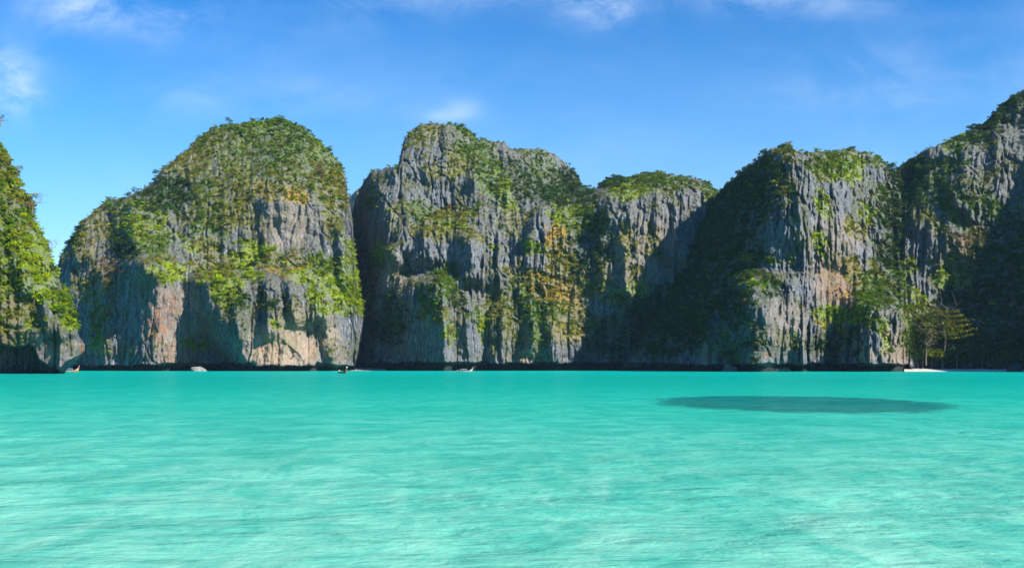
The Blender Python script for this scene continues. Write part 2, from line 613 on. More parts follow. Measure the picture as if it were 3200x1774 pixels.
def columns(xs, sky, bottom, nrows, warp=None, jag=3.0, seed=0):
    s = np.array(sky, float)
    top = np.interp(xs, s[:, 0], s[:, 1])
    top = top + fbm(xs / 22.0, xs * 0 + seed, xs * 0 + 1.5, 4, 0.6) * jag
    t = np.linspace(0, 1, nrows)
    PX = np.repeat(xs[:, None], nrows, 1)
    PY = bottom + (top[:, None] - bottom) * t[None, :]
    td = PY - top[:, None]
    if warp is not None:
        PX = warp(PX, PY)
    return PX, PY, td


K = 3200.0 / 2576.0


def disp_pts(l):
    return [(a * K, b * K) for a, b in l]


# ---- the tall dome on the left
sky_a = disp_pts([(138, 935), (140, 690), (150, 650), (165, 620), (185, 595), (210, 555), (245, 520), (270, 502), (300, 499), (330, 492), (365, 472), (385, 457),
                  (410, 422), (450, 392), (490, 362), (530, 328), (580, 315), (640, 305), (700, 301), (740, 312), (770, 327), (800, 352), (830, 382), (855, 412),
                  (868, 442), (873, 480), (882, 520), (888, 570), (891, 640), (897, 690), (905, 740), (912, 780), (914, 800), (917, 935)])
xs = np.arange(172, 1139, 2.2)
PX, PY, TD = columns(xs, sky_a, 1190, 400,
                     lambda x, y: x - smooth01((x - 1040) / 95) * np.interp(y, [1000, 1060, 1160], [0, 10, 30]), 4.0, 1)
TD = np.minimum(TD, np.minimum((PX - 172) * 1.2, (1141 - PX) * 0.9).clip(0.1))
D = rbf([(180, 1150, 622), (300, 1150, 590), (500, 1150, 570), (640, 1150, 578), (850, 1150, 552), (1000, 1150, 556), (1120, 1150, 590),
         (200, 800, 630), (350, 800, 606), (500, 850, 588), (640, 850, 594), (850, 790, 600), (850, 860, 574), (850, 930, 556), (1000, 790, 598), (1020, 900, 572), (940, 860, 572), (1120, 850, 600),
         (700, 790, 600), (700, 880, 584), (300, 650, 652), (500, 600, 648), (700, 600, 628), (900, 620, 608), (900, 740, 604), (1050, 600, 632),
         (600, 450, 690), (750, 420, 692), (900, 400, 702), (1000, 450, 684), (850, 520, 645), (1060, 520, 668), (400, 650, 640)], PX, PY)
for rd in [([(470, 830), (495, 930), (505, 1150)], 28, 140, 110), ([(665, 880), (690, 960), (725, 1050), (790, 1150)], 30, 110, 170),
           ([(742, 960), (750, 1050)], 9, 25, 30), ([(838, 880), (842, 1030)], 11, 32, 40), ([(903, 870), (925, 990)], 12, 34, 60), ([(1018, 990), (1030, 1100)], 9, 28, 45), ([(875, 1055), (930, 1100), (965, 1145)], 1.6, 6, 45), ([(1000, 900), (985, 980)], 8, 24, 50),
           ([(1060, 730), (1078, 870)], 10, 34, 40), ([(248, 690), (240, 800)], 8, 25, 60), ([(405, 620), (430, 760), (455, 850)], 20, 85, 70),
           ([(830, 640), (815, 700), (840, 800)], 7, 16, 160), ([(330, 860), (340, 1150)], 8, 60, 60), ([(560, 430), (500, 560)], 8, 50, 80), ([(1060, 1080), (1045, 1150)], 8, 40, 40)]:
    D = D - ridge_field(PX, PY, *rd)
veg_a = [(790, 420, 240, 60, 'mid', 0.7), (930, 500, 140, 120, 'mid', 0.55), (960, 560, 90, 60, 'olive', 0.6), (700, 470, 120, 60, 'olive', 0.55), (655, 430, 70, 32, 'olive', 0.95), (600, 520, 90, 45, 'olive', 0.6),
         (760, 500, 120, 60, 'mid', 0.5), (840, 560, 160, 50, 'olive', 0.6), (860, 450, 60, 30, 'olive', 0.7), (800, 400, 60, 20, 'lime', 0.5), (980, 480, 30, 50, 'lime', 0.5), (450, 690, 85, 60, 'lime', 0.8), (470, 740, 60, 55, 'mid', 0.8), (480, 640, 80, 50, 'dark', 0.85), (550, 590, 60, 50, 'dark', 0.6),
         (360, 690, 80, 60, 'olive', 0.45), (700, 640, 110, 80, 'olive', 0.75), (640, 620, 50, 80, 'mid', 0.7), (660, 720, 60, 40, 'mid', 0.6), (925, 612, 42, 25, 'gold', 1.0), (820, 590, 50, 25, 'gold', 0.5),
         (1040, 590, 45, 80, 'olive', 0.85), (1030, 680, 25, 40, 'olive', 0.6), (530, 850, 55, 32, 'lime', 1.0, -10), (700, 885, 65, 45, 'lime', 1.0, 30), (680, 840, 70, 40, 'olive', 0.9), (790, 810, 70, 45, 'lime', 0.95, -20),
         (890, 825, 90, 24, 'olive', 0.95), (900, 840, 60, 22, 'gold', 0.5), (950, 850, 60, 30, 'lime', 0.95), (1010, 830, 60, 35, 'mid', 1.0), (1060, 890, 45, 50, 'lime', 1.0, 40), (1100, 940, 50, 40, 'lime', 1.0, 20),
         (985, 920, 18, 40, 'lime', 0.9), (1000, 960, 30, 20, 'lime', 0.8, 40), (1095, 820, 22, 80, 'lime', 0.6, -15), (735, 940, 40, 40, 'dark', 0.9), (705, 945, 25, 20, 'lime', 0.9), (590, 760, 30, 20, 'lime', 0.6),
         (650, 770, 50, 25, 'olive', 0.7), (330, 860, 60, 60, 'brown', 0.5), (290, 900, 60, 50, 'olive', 0.4), (250, 770, 40, 40, 'olive', 0.5), (310, 1010, 25, 70, 'olive', 0.7), (300, 1060, 20, 40, 'lime', 0.6),
         (590, 1075, 22, 14, 'lime', 0.9), (630, 1078, 14, 22, 'lime', 0.7), (1060, 960, 60, 25, 'lime', 0.7), (860, 1012, 15, 10, 'lime', 0.9), (230, 720, 40, 60, 'dark', 0.6), (330, 630, 40, 20, 'mid', 0.7), (390, 770, 50, 40, 'dark', 0.6), (830, 940, 18, 30, 'dark', 0.8), (885, 960, 14, 40, 'dark', 0.7)]
cliff("cliff_dome", "tall grey domed limestone cliff with green top, left of the middle", PX, PY, D, veg_a,
      tan=[(880, 1090, 120, 70, 0.95), (910, 1010, 50, 60, 0.8), (1025, 1050, 40, 60, 0.7), (570, 1080, 90, 90, 0.5), (900, 700, 90, 80, 0.45), (270, 740, 30, 45, 0.6), (1060, 1120, 30, 50, 0.5), (540, 950, 80, 60, 0.35)],
      rust=[(485, 1010, 35, 60, 0.9), (520, 960, 50, 50, 0.5), (610, 1090, 30, 60, 0.5), (840, 1090, 40, 40, 0.3), (560, 1120, 60, 40, 0.4), (980, 1080, 15, 50, 0.5), (450, 900, 40, 60, 0.4)],
      smooth=[(900, 710, 95, 80), (900, 1080, 110, 70), (560, 960, 60, 140), (620, 1090, 90, 60), (430, 960, 70, 110)], notch=(lambda px: np.interp(px, [170, 400, 600, 790, 800, 980, 990, 1050, 1140], [3.5, 3.6, 5, 5, 3.2, 3.2, 6, 4, 3.5]), lambda px: 7 + px * 0),
      top_dist=TD, wet_shade_top=4.5, desc="the domed left cliff", auto=0.5, fl=0.85, spire=0.75, bl=0.45, seed=1)

# ---- the long middle wall, with its shoulder to the right
sky_b = disp_pts([(880, 560), (893, 505), (905, 482), (915, 457), (935, 432), (960, 427), (1000, 417), (1006, 397), (1013, 362), (1030, 337), (1060, 317), (1100, 310), (1140, 314), (1165, 324),
                  (1190, 337), (1205, 352), (1240, 354), (1265, 357), (1290, 377), (1330, 375), (1370, 377), (1400, 392), (1430, 417), (1450, 442), (1465, 467), (1480, 477),
                  (1500, 474), (1515, 457), (1545, 450), (1590, 447), (1625, 439), (1660, 435), (1700, 444), (1750, 449), (1780, 460), (1800, 477), (1806, 492), (1830, 540), (1890, 640), (1960, 800)])
xs = np.arange(1092, 2400, 2.3)
PX, PY, TD = columns(xs, sky_b, 1190, 390, None, 4.0, 2)
TD = np.minimum(TD, ((PX - 1092) * 0.5).clip(0.1))
D = rbf([(1100, 1150, 668), (1140, 1150, 640), (1200, 1150, 616), (1300, 1150, 602), (1500, 1150, 597), (1700, 1150, 602), (1850, 1150, 620), (2000, 1150, 630), (2200, 1150, 640), (2380, 1150, 690),
         (1130, 800, 690), (1200, 800, 640), (1110, 620, 705), (1180, 620, 655), (1300, 800, 624), (1300, 950, 612), (1400, 690, 640), (1400, 640, 668), (1500, 800, 622), (1500, 950, 606),
         (1350, 400, 708), (1300, 520, 672), (1300, 600, 655), (1450, 560, 672), (1560, 470, 722), (1700, 500, 748), (1600, 640, 664), (1760, 590, 750),
         (1710, 640, 672), (1800, 650, 672), (1800, 720, 648), (1780, 850, 629), (1760, 1000, 610), (1840, 570, 735), (1900, 560, 730),
         (1920, 630, 658), (1900, 760, 638), (1900, 900, 618), (2050, 560, 690), (2050, 600, 660), (2050, 700, 638), (2050, 900, 616), (2200, 620, 690), (2200, 800, 652), (1980, 1050, 622), (1860, 1040, 618), (2300, 900, 670)], PX, PY)
for rd in [([(1215, 790), (1195, 880), (1170, 980)], 18, 50, 60), ([(1385, 890), (1392, 1000), (1395, 1150)], 42, 190, 30), ([(1462, 960), (1470, 1150)], 18, 60, 50),
           ([(1458, 745), (1466, 860)], 17, 55, 60), ([(1540, 1000), (1550, 1140)], 8, 24, 24), ([(1572, 990), (1580, 1140)], 8, 22, 30), ([(1660, 950), (1665, 1080)], 10, 44, 50),
           ([(1712, 612), (1680, 690), (1655, 745)], 14, 34, 45), ([(1905, 625), (1885, 760), (1890, 900)], 13, 40, 150), ([(1955, 770), (1990, 950)], 9, 46, 60),
           ([(2112, 600), (2112, 740)], 8, 30, 50), ([(1500, 430), (1480, 560)], 10, 40, 70), ([(1255, 410), (1240, 520)], 9, 60, 90), ([(1600, 470), (1590, 600)], 12, 50, 60),
           ([(1260, 740), (1300, 800)], 9, 40, 60), ([(1335, 700), (1335, 800)], 8, 30, 60), ([(1370, 560), (1370, 620)], 6, 30, 40), ([(1730, 970), (1730, 1140)], 9, 50, 60), ([(1240, 920), (1235, 1150)], 7, 50, 60)]:
    D = D - ridge_field(PX, PY, *rd)
veg_b = [(1480, 640, 28, 14, 'mid', 0.6), (1310, 415, 60, 25, 'olive', 0.6), (1460, 400, 60, 25, 'mid', 0.8, 25), (1480, 470, 50, 50, 'mid', 0.6), (1440, 500, 60, 30, 'olive', 0.6), (1400, 540, 70, 20, 'olive', 0.7), (1530, 540, 45, 70, 'mid', 0.7), (1570, 590, 25, 60, 'lime', 0.6),
         (1400, 680, 95, 28, 'olive', 0.95, -12), (1420, 690, 60, 20, 'lime', 0.8, -12), (1330, 720, 50, 30, 'olive', 0.7), (1310, 670, 40, 40, 'mid', 0.5), (1450, 740, 60, 20, 'olive', 0.6), (1590, 640, 30, 30, 'lime', 0.5),
         (1640, 570, 60, 60, 'dark', 0.6), (1760, 590, 90, 60, 'dark', 0.6), (1690, 540, 50, 60, 'mid', 0.5), (1910, 560, 60, 30, 'dark', 0.9), (2010, 560, 80, 25, 'mid', 0.95), (2100, 565, 60, 18, 'mid', 0.7), (2220, 610, 25, 45, 'mid', 0.8),
         (1950, 610, 40, 20, 'lime', 0.7), (1980, 590, 70, 20, 'lime', 0.6), (1790, 680, 70, 40, 'lime', 0.9), (1830, 700, 70, 50, 'mid', 0.9), (1860, 690, 40, 60, 'dark', 0.9), (1745, 740, 40, 50, 'gold', 0.75), (1750, 800, 50, 60, 'olive', 0.9), (1760, 880, 70, 60, 'olive', 0.85),
         (1720, 900, 80, 45, 'gold', 1.0, 15), (1790, 930, 60, 50, 'gold', 0.6), (1840, 800, 50, 70, 'dark', 0.7), (1830, 870, 50, 70, 'mid', 0.7), (1650, 920, 50, 60, 'mid', 0.85), (1700, 970, 90, 40, 'mid', 0.9), (1640, 860, 60, 30, 'olive', 0.5), (1790, 1000, 70, 60, 'olive', 0.7), (1870, 880, 40, 60, 'olive', 0.6),
         (1360, 920, 55, 35, 'mid', 0.9), (1350, 970, 50, 40, 'olive', 0.7), (1395, 870, 40, 50, 'mid', 0.8), (1400, 1040, 22, 35, 'lime', 0.7), (1515, 1030, 18, 45, 'lime', 1.0), (1480, 980, 30, 20, 'mid', 0.6), (1560, 960, 50, 50, 'olive', 0.6), (1600, 1000, 50, 60, 'olive', 0.5), (1540, 770, 20, 10, 'lime', 0.8), (1660, 770, 40, 20, 'lime', 0.6),
         (1190, 790, 35, 25, 'lime', 0.8, -20), (1185, 830, 20, 35, 'mid', 0.7), (1160, 620, 30, 50, 'mid', 0.4), (1260, 660, 50, 30, 'olive', 0.3), (1960, 760, 30, 60, 'olive', 0.5), (2040, 760, 20, 60, 'olive', 0.4), (1990, 860, 30, 30, 'olive', 0.5), (2000, 910, 40, 20, 'lime', 0.6), (1930, 930, 40, 30, 'mid', 0.5), (1680, 1030, 40, 60, 'mid', 0.6),
         (2080, 1000, 130, 110, 'dark', 0.55), (1900, 1050, 100, 60, 'dark', 0.4), (1220, 1000, 60, 80, 'dark', 0.5), (1600, 690, 50, 50, 'olive', 0.3), (1420, 930, 30, 30, 'dark', 0.7), (1150, 900, 30, 130, 'dark', 0.4)]
cliff("cliff_middle", "broad grey fluted limestone cliff with golden grass gully, in the middle", PX, PY, D, veg_b,
      tan=[(1780, 1030, 60, 40, 0.6), (1650, 1120, 60, 30, 0.5), (2020, 800, 100, 130, 0.35), (1240, 880, 40, 70, 0.4)], rust=[(1810, 1050, 40, 30, 0.4), (1640, 1130, 30, 20, 0.5)],
      smooth=[(1300, 1050, 90, 90), (1470, 1080, 60, 60), (1430, 800, 35, 70)], notch=(lambda px: np.interp(px, [1092, 1200, 1300, 1900, 2200], [4.0, 5.0, 6.0, 5.5, 4.5]), lambda px: 8 + px * 0),
      top_dist=TD, desc="the long middle cliff", auto=0.42, fl=1.1, wet_shade_top=6.0, seed=2)

# ---- the right peak and the wall that runs on out of the picture
sky_d = disp_pts([(1545, 945), (1600, 870), (1650, 790), (1700, 700), (1750, 600), (1780, 540), (1808, 493), (1825, 470), (1850, 450), (1880, 425), (1910, 400), (1938, 374), (1958, 374), (1970, 372), (1987, 354), (1990, 355), (1994, 373), (2015, 384), (2035, 385),
                  (2060, 382), (2100, 380), (2145, 373), (2165, 382), (2190, 387), (2210, 397), (2225, 412), (2236, 425), (2260, 430), (2290, 407), (2310, 392), (2340, 372),
                  (2380, 357), (2420, 342), (2450, 327), (2490, 307), (2510, 277), (2540, 252), (2576, 232), (2600, 245), (2670, 330), (2740, 430), (2870, 480), (3000, 485), (3300, 480)])
xs = np.concatenate([np.arange(1925, 3230, 2.3), np.arange(3230, 4100, 9.0)])
PX, PY, TD = columns(xs, sky_d, 1190, 410, None, 4.0, 3)
TD = np.minimum(TD, ((PX - 1925) * 0.6).clip(0.1))
D = rbf([(1940, 1150, 602), (2050, 950, 612), (2150, 780, 640), (2262, 600, 668), (2050, 1150, 560), (2150, 1000, 560), (2250, 800, 585), (2300, 650, 608), (2350, 540, 612),
         (2440, 480, 560), (2430, 640, 532), (2400, 780, 522), (2330, 900, 513), (2240, 1000, 508), (2210, 1150, 504), (2600, 700, 545), (2600, 540, 572), (2600, 490, 592), (2700, 480, 602),
         (2560, 900, 522), (2450, 1150, 500), (2450, 900, 512), (2600, 1150, 508), (2700, 1150, 508), (2700, 960, 530), (2800, 1150, 497), (2800, 980, 512), (2870, 1150, 520), (2870, 1000, 532),
         (2810, 540, 640), (2775, 700, 594), (2740, 850, 562), (2900, 480, 634), (2900, 700, 588), (3000, 600, 592), (3000, 450, 632), (3000, 850, 560), (2900, 870, 566),
         (2950, 1050, 536), (2950, 1150, 516), (3200, 350, 640), (3200, 600, 585), (3200, 800, 545), (3200, 1000, 520), (3200, 1150, 500), (3400, 1150, 440), (3400, 600, 520), (3500, 300, 560),
         (4000, 1150, 330), (4000, 400, 420), (4000, -50, 470)], PX, PY, 55)
for rd in [([(2362, 880), (2392, 1000), (2388, 1150)], 26, 115, 90), ([(2500, 1000), (2505, 1150)], 7, 30, 30), ([(2725, 960), (2712, 1150)], 26, 110, 60), ([(2805, 985), (2795, 1150)], 9, 30, 45), ([(2208, 1020), (2204, 1150)], 15, 34, 34),
           ([(2660, 740), (2650, 920)], 8, 60, 60), ([(2500, 460), (2480, 600), (2470, 740)], 8, 50, 80), ([(2885, 540), (2872, 700)], 8, 45, 80), ([(2690, 860), (2680, 940)], 8, 40, 60), ([(3040, 470), (3010, 640)], 10, 60, 80), ([(3130, 430), (3120, 620)], 10, 50, 70),
           ([(2600, 520), (2590, 700)], 5, 40, 60), ([(2330, 900), (2340, 1150)], 6, 40, 40), ([(2640, 1050), (2630, 1150)], 7, 40, 40), ([(2960, 760), (2930, 900)], 7, 40, 60)]:
    D = D - ridge_field(PX, PY, *rd)
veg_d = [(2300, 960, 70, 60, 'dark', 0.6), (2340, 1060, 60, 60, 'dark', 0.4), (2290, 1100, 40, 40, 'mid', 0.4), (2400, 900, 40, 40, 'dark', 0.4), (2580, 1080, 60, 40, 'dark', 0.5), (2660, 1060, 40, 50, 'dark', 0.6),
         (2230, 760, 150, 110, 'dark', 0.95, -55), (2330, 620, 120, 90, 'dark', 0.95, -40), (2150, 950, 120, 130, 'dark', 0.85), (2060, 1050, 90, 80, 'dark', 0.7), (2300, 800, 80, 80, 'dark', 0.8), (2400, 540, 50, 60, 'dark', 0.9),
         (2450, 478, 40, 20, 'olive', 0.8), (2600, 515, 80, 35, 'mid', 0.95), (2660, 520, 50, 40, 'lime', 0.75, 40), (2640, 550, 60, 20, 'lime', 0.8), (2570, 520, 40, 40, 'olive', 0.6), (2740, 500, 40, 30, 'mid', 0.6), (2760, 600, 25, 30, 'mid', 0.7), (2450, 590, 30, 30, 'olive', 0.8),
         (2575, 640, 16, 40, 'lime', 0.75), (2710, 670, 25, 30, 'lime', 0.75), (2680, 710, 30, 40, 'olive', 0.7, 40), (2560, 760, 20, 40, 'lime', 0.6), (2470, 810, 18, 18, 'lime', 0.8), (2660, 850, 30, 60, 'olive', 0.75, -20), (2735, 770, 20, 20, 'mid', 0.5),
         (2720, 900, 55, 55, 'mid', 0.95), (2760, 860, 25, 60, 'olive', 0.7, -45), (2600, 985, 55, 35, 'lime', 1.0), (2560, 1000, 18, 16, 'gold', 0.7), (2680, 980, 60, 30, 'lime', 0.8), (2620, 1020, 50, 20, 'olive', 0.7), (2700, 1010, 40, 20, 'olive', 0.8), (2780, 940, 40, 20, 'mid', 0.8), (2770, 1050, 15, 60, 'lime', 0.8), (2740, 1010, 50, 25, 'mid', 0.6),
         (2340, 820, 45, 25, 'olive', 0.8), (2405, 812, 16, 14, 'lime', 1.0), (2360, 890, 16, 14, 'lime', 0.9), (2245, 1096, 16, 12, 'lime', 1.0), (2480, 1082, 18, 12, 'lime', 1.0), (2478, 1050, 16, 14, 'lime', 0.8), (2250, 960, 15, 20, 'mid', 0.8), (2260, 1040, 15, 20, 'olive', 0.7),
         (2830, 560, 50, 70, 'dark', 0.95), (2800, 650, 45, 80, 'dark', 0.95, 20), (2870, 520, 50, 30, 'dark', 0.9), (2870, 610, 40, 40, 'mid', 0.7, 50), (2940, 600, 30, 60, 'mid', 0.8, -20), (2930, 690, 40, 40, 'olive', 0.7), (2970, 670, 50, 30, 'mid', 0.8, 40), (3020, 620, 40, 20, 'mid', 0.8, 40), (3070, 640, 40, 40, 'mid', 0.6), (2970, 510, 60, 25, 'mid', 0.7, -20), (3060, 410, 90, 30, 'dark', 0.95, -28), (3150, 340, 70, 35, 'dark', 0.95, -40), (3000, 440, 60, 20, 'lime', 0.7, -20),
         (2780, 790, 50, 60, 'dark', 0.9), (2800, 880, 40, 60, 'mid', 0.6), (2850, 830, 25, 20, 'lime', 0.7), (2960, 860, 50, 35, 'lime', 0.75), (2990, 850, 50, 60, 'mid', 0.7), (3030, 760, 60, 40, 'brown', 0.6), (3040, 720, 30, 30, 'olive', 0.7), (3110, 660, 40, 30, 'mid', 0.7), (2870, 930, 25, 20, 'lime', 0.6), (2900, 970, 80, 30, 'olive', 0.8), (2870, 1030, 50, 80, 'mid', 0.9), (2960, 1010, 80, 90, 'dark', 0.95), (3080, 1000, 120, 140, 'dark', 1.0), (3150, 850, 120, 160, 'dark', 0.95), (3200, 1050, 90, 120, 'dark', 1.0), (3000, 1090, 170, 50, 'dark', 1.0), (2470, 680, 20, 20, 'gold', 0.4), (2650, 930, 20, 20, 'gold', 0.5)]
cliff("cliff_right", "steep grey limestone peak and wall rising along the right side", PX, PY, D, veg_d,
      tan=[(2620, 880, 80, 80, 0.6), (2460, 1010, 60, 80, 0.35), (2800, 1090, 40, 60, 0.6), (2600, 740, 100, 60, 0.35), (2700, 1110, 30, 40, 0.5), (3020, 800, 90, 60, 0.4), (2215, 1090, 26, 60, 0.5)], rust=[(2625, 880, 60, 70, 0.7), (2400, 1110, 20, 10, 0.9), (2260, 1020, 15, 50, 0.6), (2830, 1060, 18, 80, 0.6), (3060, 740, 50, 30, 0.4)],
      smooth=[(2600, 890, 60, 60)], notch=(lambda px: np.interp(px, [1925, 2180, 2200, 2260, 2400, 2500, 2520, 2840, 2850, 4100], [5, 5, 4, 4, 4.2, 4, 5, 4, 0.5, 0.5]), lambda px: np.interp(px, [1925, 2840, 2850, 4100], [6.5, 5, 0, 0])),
      top_dist=TD, desc="the right hand cliff", auto=0.45, fl=1.1, thick=130, wet_shade_top=4.5, seed=3, inset=0.0)

# ---- near cliff at the left edge, its foot undercut
rt = [(-420, -150), (-300, 200), (-100, 330), (-60, 390), (-20, 440), (2, 466), (14, 472), (19, 491), (35, 524), (56, 556), (60, 598), (84, 614), (98, 636), (95, 662), (105, 707), (127, 727), (141, 759),
      (158, 800), (168, 831), (196, 901), (231, 985), (243, 1041), (266, 1076), (262, 1101), (238, 1132), (203, 1160), (190, 1190)]
rt = np.array(rt, float)
ys = np.arange(1194, -150, -3.2)
us = 1 - (1 - np.linspace(0, 1, 330)) ** 1.25
right = np.interp(ys, rt[:, 1], rt[:, 0]) + fbm(ys / 18.0, ys * 0, ys * 0 + 4, 4, 0.6) * 4
PX = (-560 + us[:, None] * (right[None, :] + 560))
PY = np.repeat(ys[None, :], len(us), 0)
TD = (right[None, :] - PX)
D = rbf([(200, 1160, 332), (100, 1160, 326), (0, 1160, 318), (-300, 1160, 290), (230, 1060, 332), (200, 950, 334), (100, 950, 325), (0, 950, 318), (150, 800, 340), (60, 800, 330), (0, 700, 328),
         (80, 650, 345), (0, 520, 350), (-300, 600, 330), (-300, 100, 380), (-500, 1160, 270), (-500, 300, 330)], PX, PY)
for rd in [([(190, 1060), (186, 1165)], 4, 14, 40), ([(110, 1060), (100, 1165)], 5, 40, 60), ([(60, 760), (80, 900)], 5, 40, 50), ([(140, 930), (150, 1030)], 4, 30, 40)]:
    D = D - ridge_field(PX, PY, *rd)
veg_f = [(120, 850, 60, 80, 'lime', 0.9), (60, 560, 60, 60, 'lime', 0.7), (20, 680, 50, 60, 'mid', 0.9), (40, 620, 90, 130, 'olive', 0.95), (100, 780, 90, 120, 'lime', 0.9), (30, 830, 80, 120, 'mid', 0.7), (40, 720, 90, 90, 'lime', 0.7), (10, 520, 40, 60, 'olive', 0.95), (185, 940, 36, 75, 'mid', 0.9, -25), (205, 985, 32, 40, 'lime', 0.9, -25), (150, 900, 30, 60, 'lime', 0.7, -25), (90, 1000, 20, 30, 'lime', 0.6), (40, 930, 60, 60, 'olive', 0.6), (-200, 600, 250, 300, 'mid', 0.8), (70, 1040, 20, 14, 'gold', 0.4), (15, 1030, 25, 20, 'olive', 0.5), (20, 880, 40, 50, 'lime', 0.7)]
cliff("cliff_left", "near limestone cliff hung with bright green shrubs at the left edge, undercut at its foot", PX, PY, D, veg_f,
      tan=[(60, 1050, 60, 30, 0.4), (170, 1100, 40, 40, 0.4), (230, 1090, 40, 30, 0.4), (20, 990, 40, 60, 0.5)], rust=[(255, 1095, 12, 30, 0.8), (112, 1085, 10, 30, 0.7), (20, 1060, 50, 8, 0.6)],
      notch=(lambda px: np.interp(px, [-600, 0, 40, 85, 108, 118, 150, 180, 195, 205, 245, 262], [10, 10.2, 10.2, 9.6, 8.2, 5.0, 3.0, 2.0, 3.2, 4.2, 7.0, 8.0]), lambda px: np.interp(px, [-600, 115, 150, 270], [20, 17, 6, 9])),
      side=(1, 0.6), smooth=[(150, 1100, 60, 60), (230, 1090, 40, 40)], top_dist=TD, edge_w=30, edge_r=9, desc="the near cliff at the left edge", auto=0.45, fl=0.5, thick=60, spire=0.5, dens=1.5, vs=0.6, wet_shade_top=2.0, auto_kinds=(1, 2, 3, 2), seed=4, inset=0.4, cxm=-420.0, back=(1.0, 1.0, 1.0, 0.9, 0.0))

# ---- a pale ridge seen through the gap behind
xs = np.arange(1040, 1180, 3.0)
PX, PY, TD = columns(xs, [(1040, 700), (1090, 622), (1110, 598), (1128, 582), (1150, 560), (1180, 540)], 1175, 160, None, 3, 6)
D = 930 + (1180 - PX) * 0.25
cliff("cliff_far", "small pale ridge far behind the narrow gap between two cliffs", PX, PY, D, [], tan=[(1110, 640, 60, 60, 0.6)], top_dist=TD, auto=0.1, desc="the far ridge in the gap", seed=5, thick=60)

# ------------------------------------------------------------------ water, seabed, beaches
def water_material():
    m, T = new_mat("sea_water")
    g = T.n('ShaderNodeNewGeometry')
    P = g.outputs['Position']
    sep = T.n('ShaderNodeSeparateXYZ', ins={0: P})
    x, y = sep.outputs[0], sep.outputs[1]
    patch = T.noise(T.scaled(P, (0.03, 0.07, 1)), 1.0, 5, 0.6)
    near = T.m('ADD', y, T.m('MULTIPLY', T.m('SUBTRACT', patch, 0.5), 34.0))
    deep = T.ramp(T.m('LOGARITHM', T.m('MAXIMUM', near, 2.0), 2.718), 2.25, 4.9)
    c = T.mix(deep, (0.22, 0.63, 0.475), (0.0, 0.37, 0.288))
    blot = T.ramp(T.noise(T.scaled(P, (0.13, 0.075, 1)), 1.0, 6, 0.62), 0.44, 0.66)
    c = T.mix(T.m('MULTIPLY', blot, 0.48), c, (0.0, 0.34, 0.27))
    fleck = T.ramp(T.noise(T.scaled(P, (0.5, 0.40, 1), (0, 0, 0.2)), 1.0, 9, 0.76, 0.4), 0.43, 0.58)
    c = T.mix(T.m('MULTIPLY', fleck, 0.50), c, (0.0, 0.33, 0.27))
    band = T.ramp(T.noise(T.scaled(P, (0.010, 0.035, 1)), 1.0, 6, 0.66), 0.45, 0.62)
    c = T.mix(T.m('MULTIPLY', band, 0.38), c, (0.0, 0.27, 0.215))
    sand = T.ramp(T.noise(T.scaled(P, (0.55, 0.16, 1), (0, 0, 0.55)), 1.0, 7, 0.64, 1.2), 0.47, 0.70)  # bright caustic light painted into the water colour as pale streaks, not sand
    c = T.mix(T.m('MULTIPLY', sand, T.m('MULTIPLY', T.ramp(y, 36.0, 8.0), 0.55)), c, (0.42, 0.72, 0.56))  # sand here is the painted caustic light, mixed in as pale streaks
    # ripples
    w1 = T.noise(T.scaled(P, (0.9, 2.0, 1)), 1.0, 5, 0.6, 0.5)
    w2 = T.noise(T.scaled(P, (0.22, 0.5, 1), (0, 0, 0.25)), 1.0, 4, 0.55, 0.4)
    w3 = T.noise(T.scaled(P, (3.2, 6.0, 1)), 1.0, 4, 0.6, 0.6)
    b1 = T.n('ShaderNodeBump', ins={'Height': w2, 'Strength': 0.6, 'Distance': 1.0})
    b2 = T.n('ShaderNodeBump', ins={'Height': w1, 'Strength': 0.55, 'Distance': 0.30, 'Normal': b1.outputs[0]})
    b3 = T.n('ShaderNodeBump', ins={'Height': w3, 'Strength': 0.55, 'Distance': 0.10, 'Normal': b2.outputs[0]})
    body = T.n('ShaderNodeBsdfDiffuse', ins={'Color': c, 'Normal': b3.outputs[0]})
    tint = T.mix(deep, (0.66, 0.97, 0.90), (0.16, 0.91, 0.84))
    tint = T.mix(T.m('MULTIPLY', T.m('MAXIMUM', fleck, blot), 0.6), tint, (0.10, 0.72, 0.62))
    clear = T.n('ShaderNodeBsdfTransparent', ins={'Color': tint})
    mx = T.n('ShaderNodeMixShader', ins={0: T.m('MAXIMUM', T.ramp(y, 15.0, 60.0, 0.50, 0.34), T.ramp(T.m('LOGARITHM', T.m('MAXIMUM', y, 2.0), 2.718), 4.2, 6.5, 0.34, 0.97)), 1: clear.outputs[0], 2: body.outputs[0]})
    fr = T.n('ShaderNodeFresnel', ins={'IOR': 1.33, 'Normal': b3.outputs[0]})
    gl = T.n('ShaderNodeBsdfGlossy', ins={'Color': (1, 1, 1), 'Roughness': 0.12, 'Normal': b3.outputs[0]})
    fac = T.m('MINIMUM', T.m('MULTIPLY', fr.outputs[0], 0.30), 0.12)
    fin = T.n('ShaderNodeMixShader', ins={0: fac, 1: mx.outputs[0], 2: gl.outputs[0]})
    T.n('ShaderNodeOutputMaterial', ins={0: fin.outputs[0]})
    return m


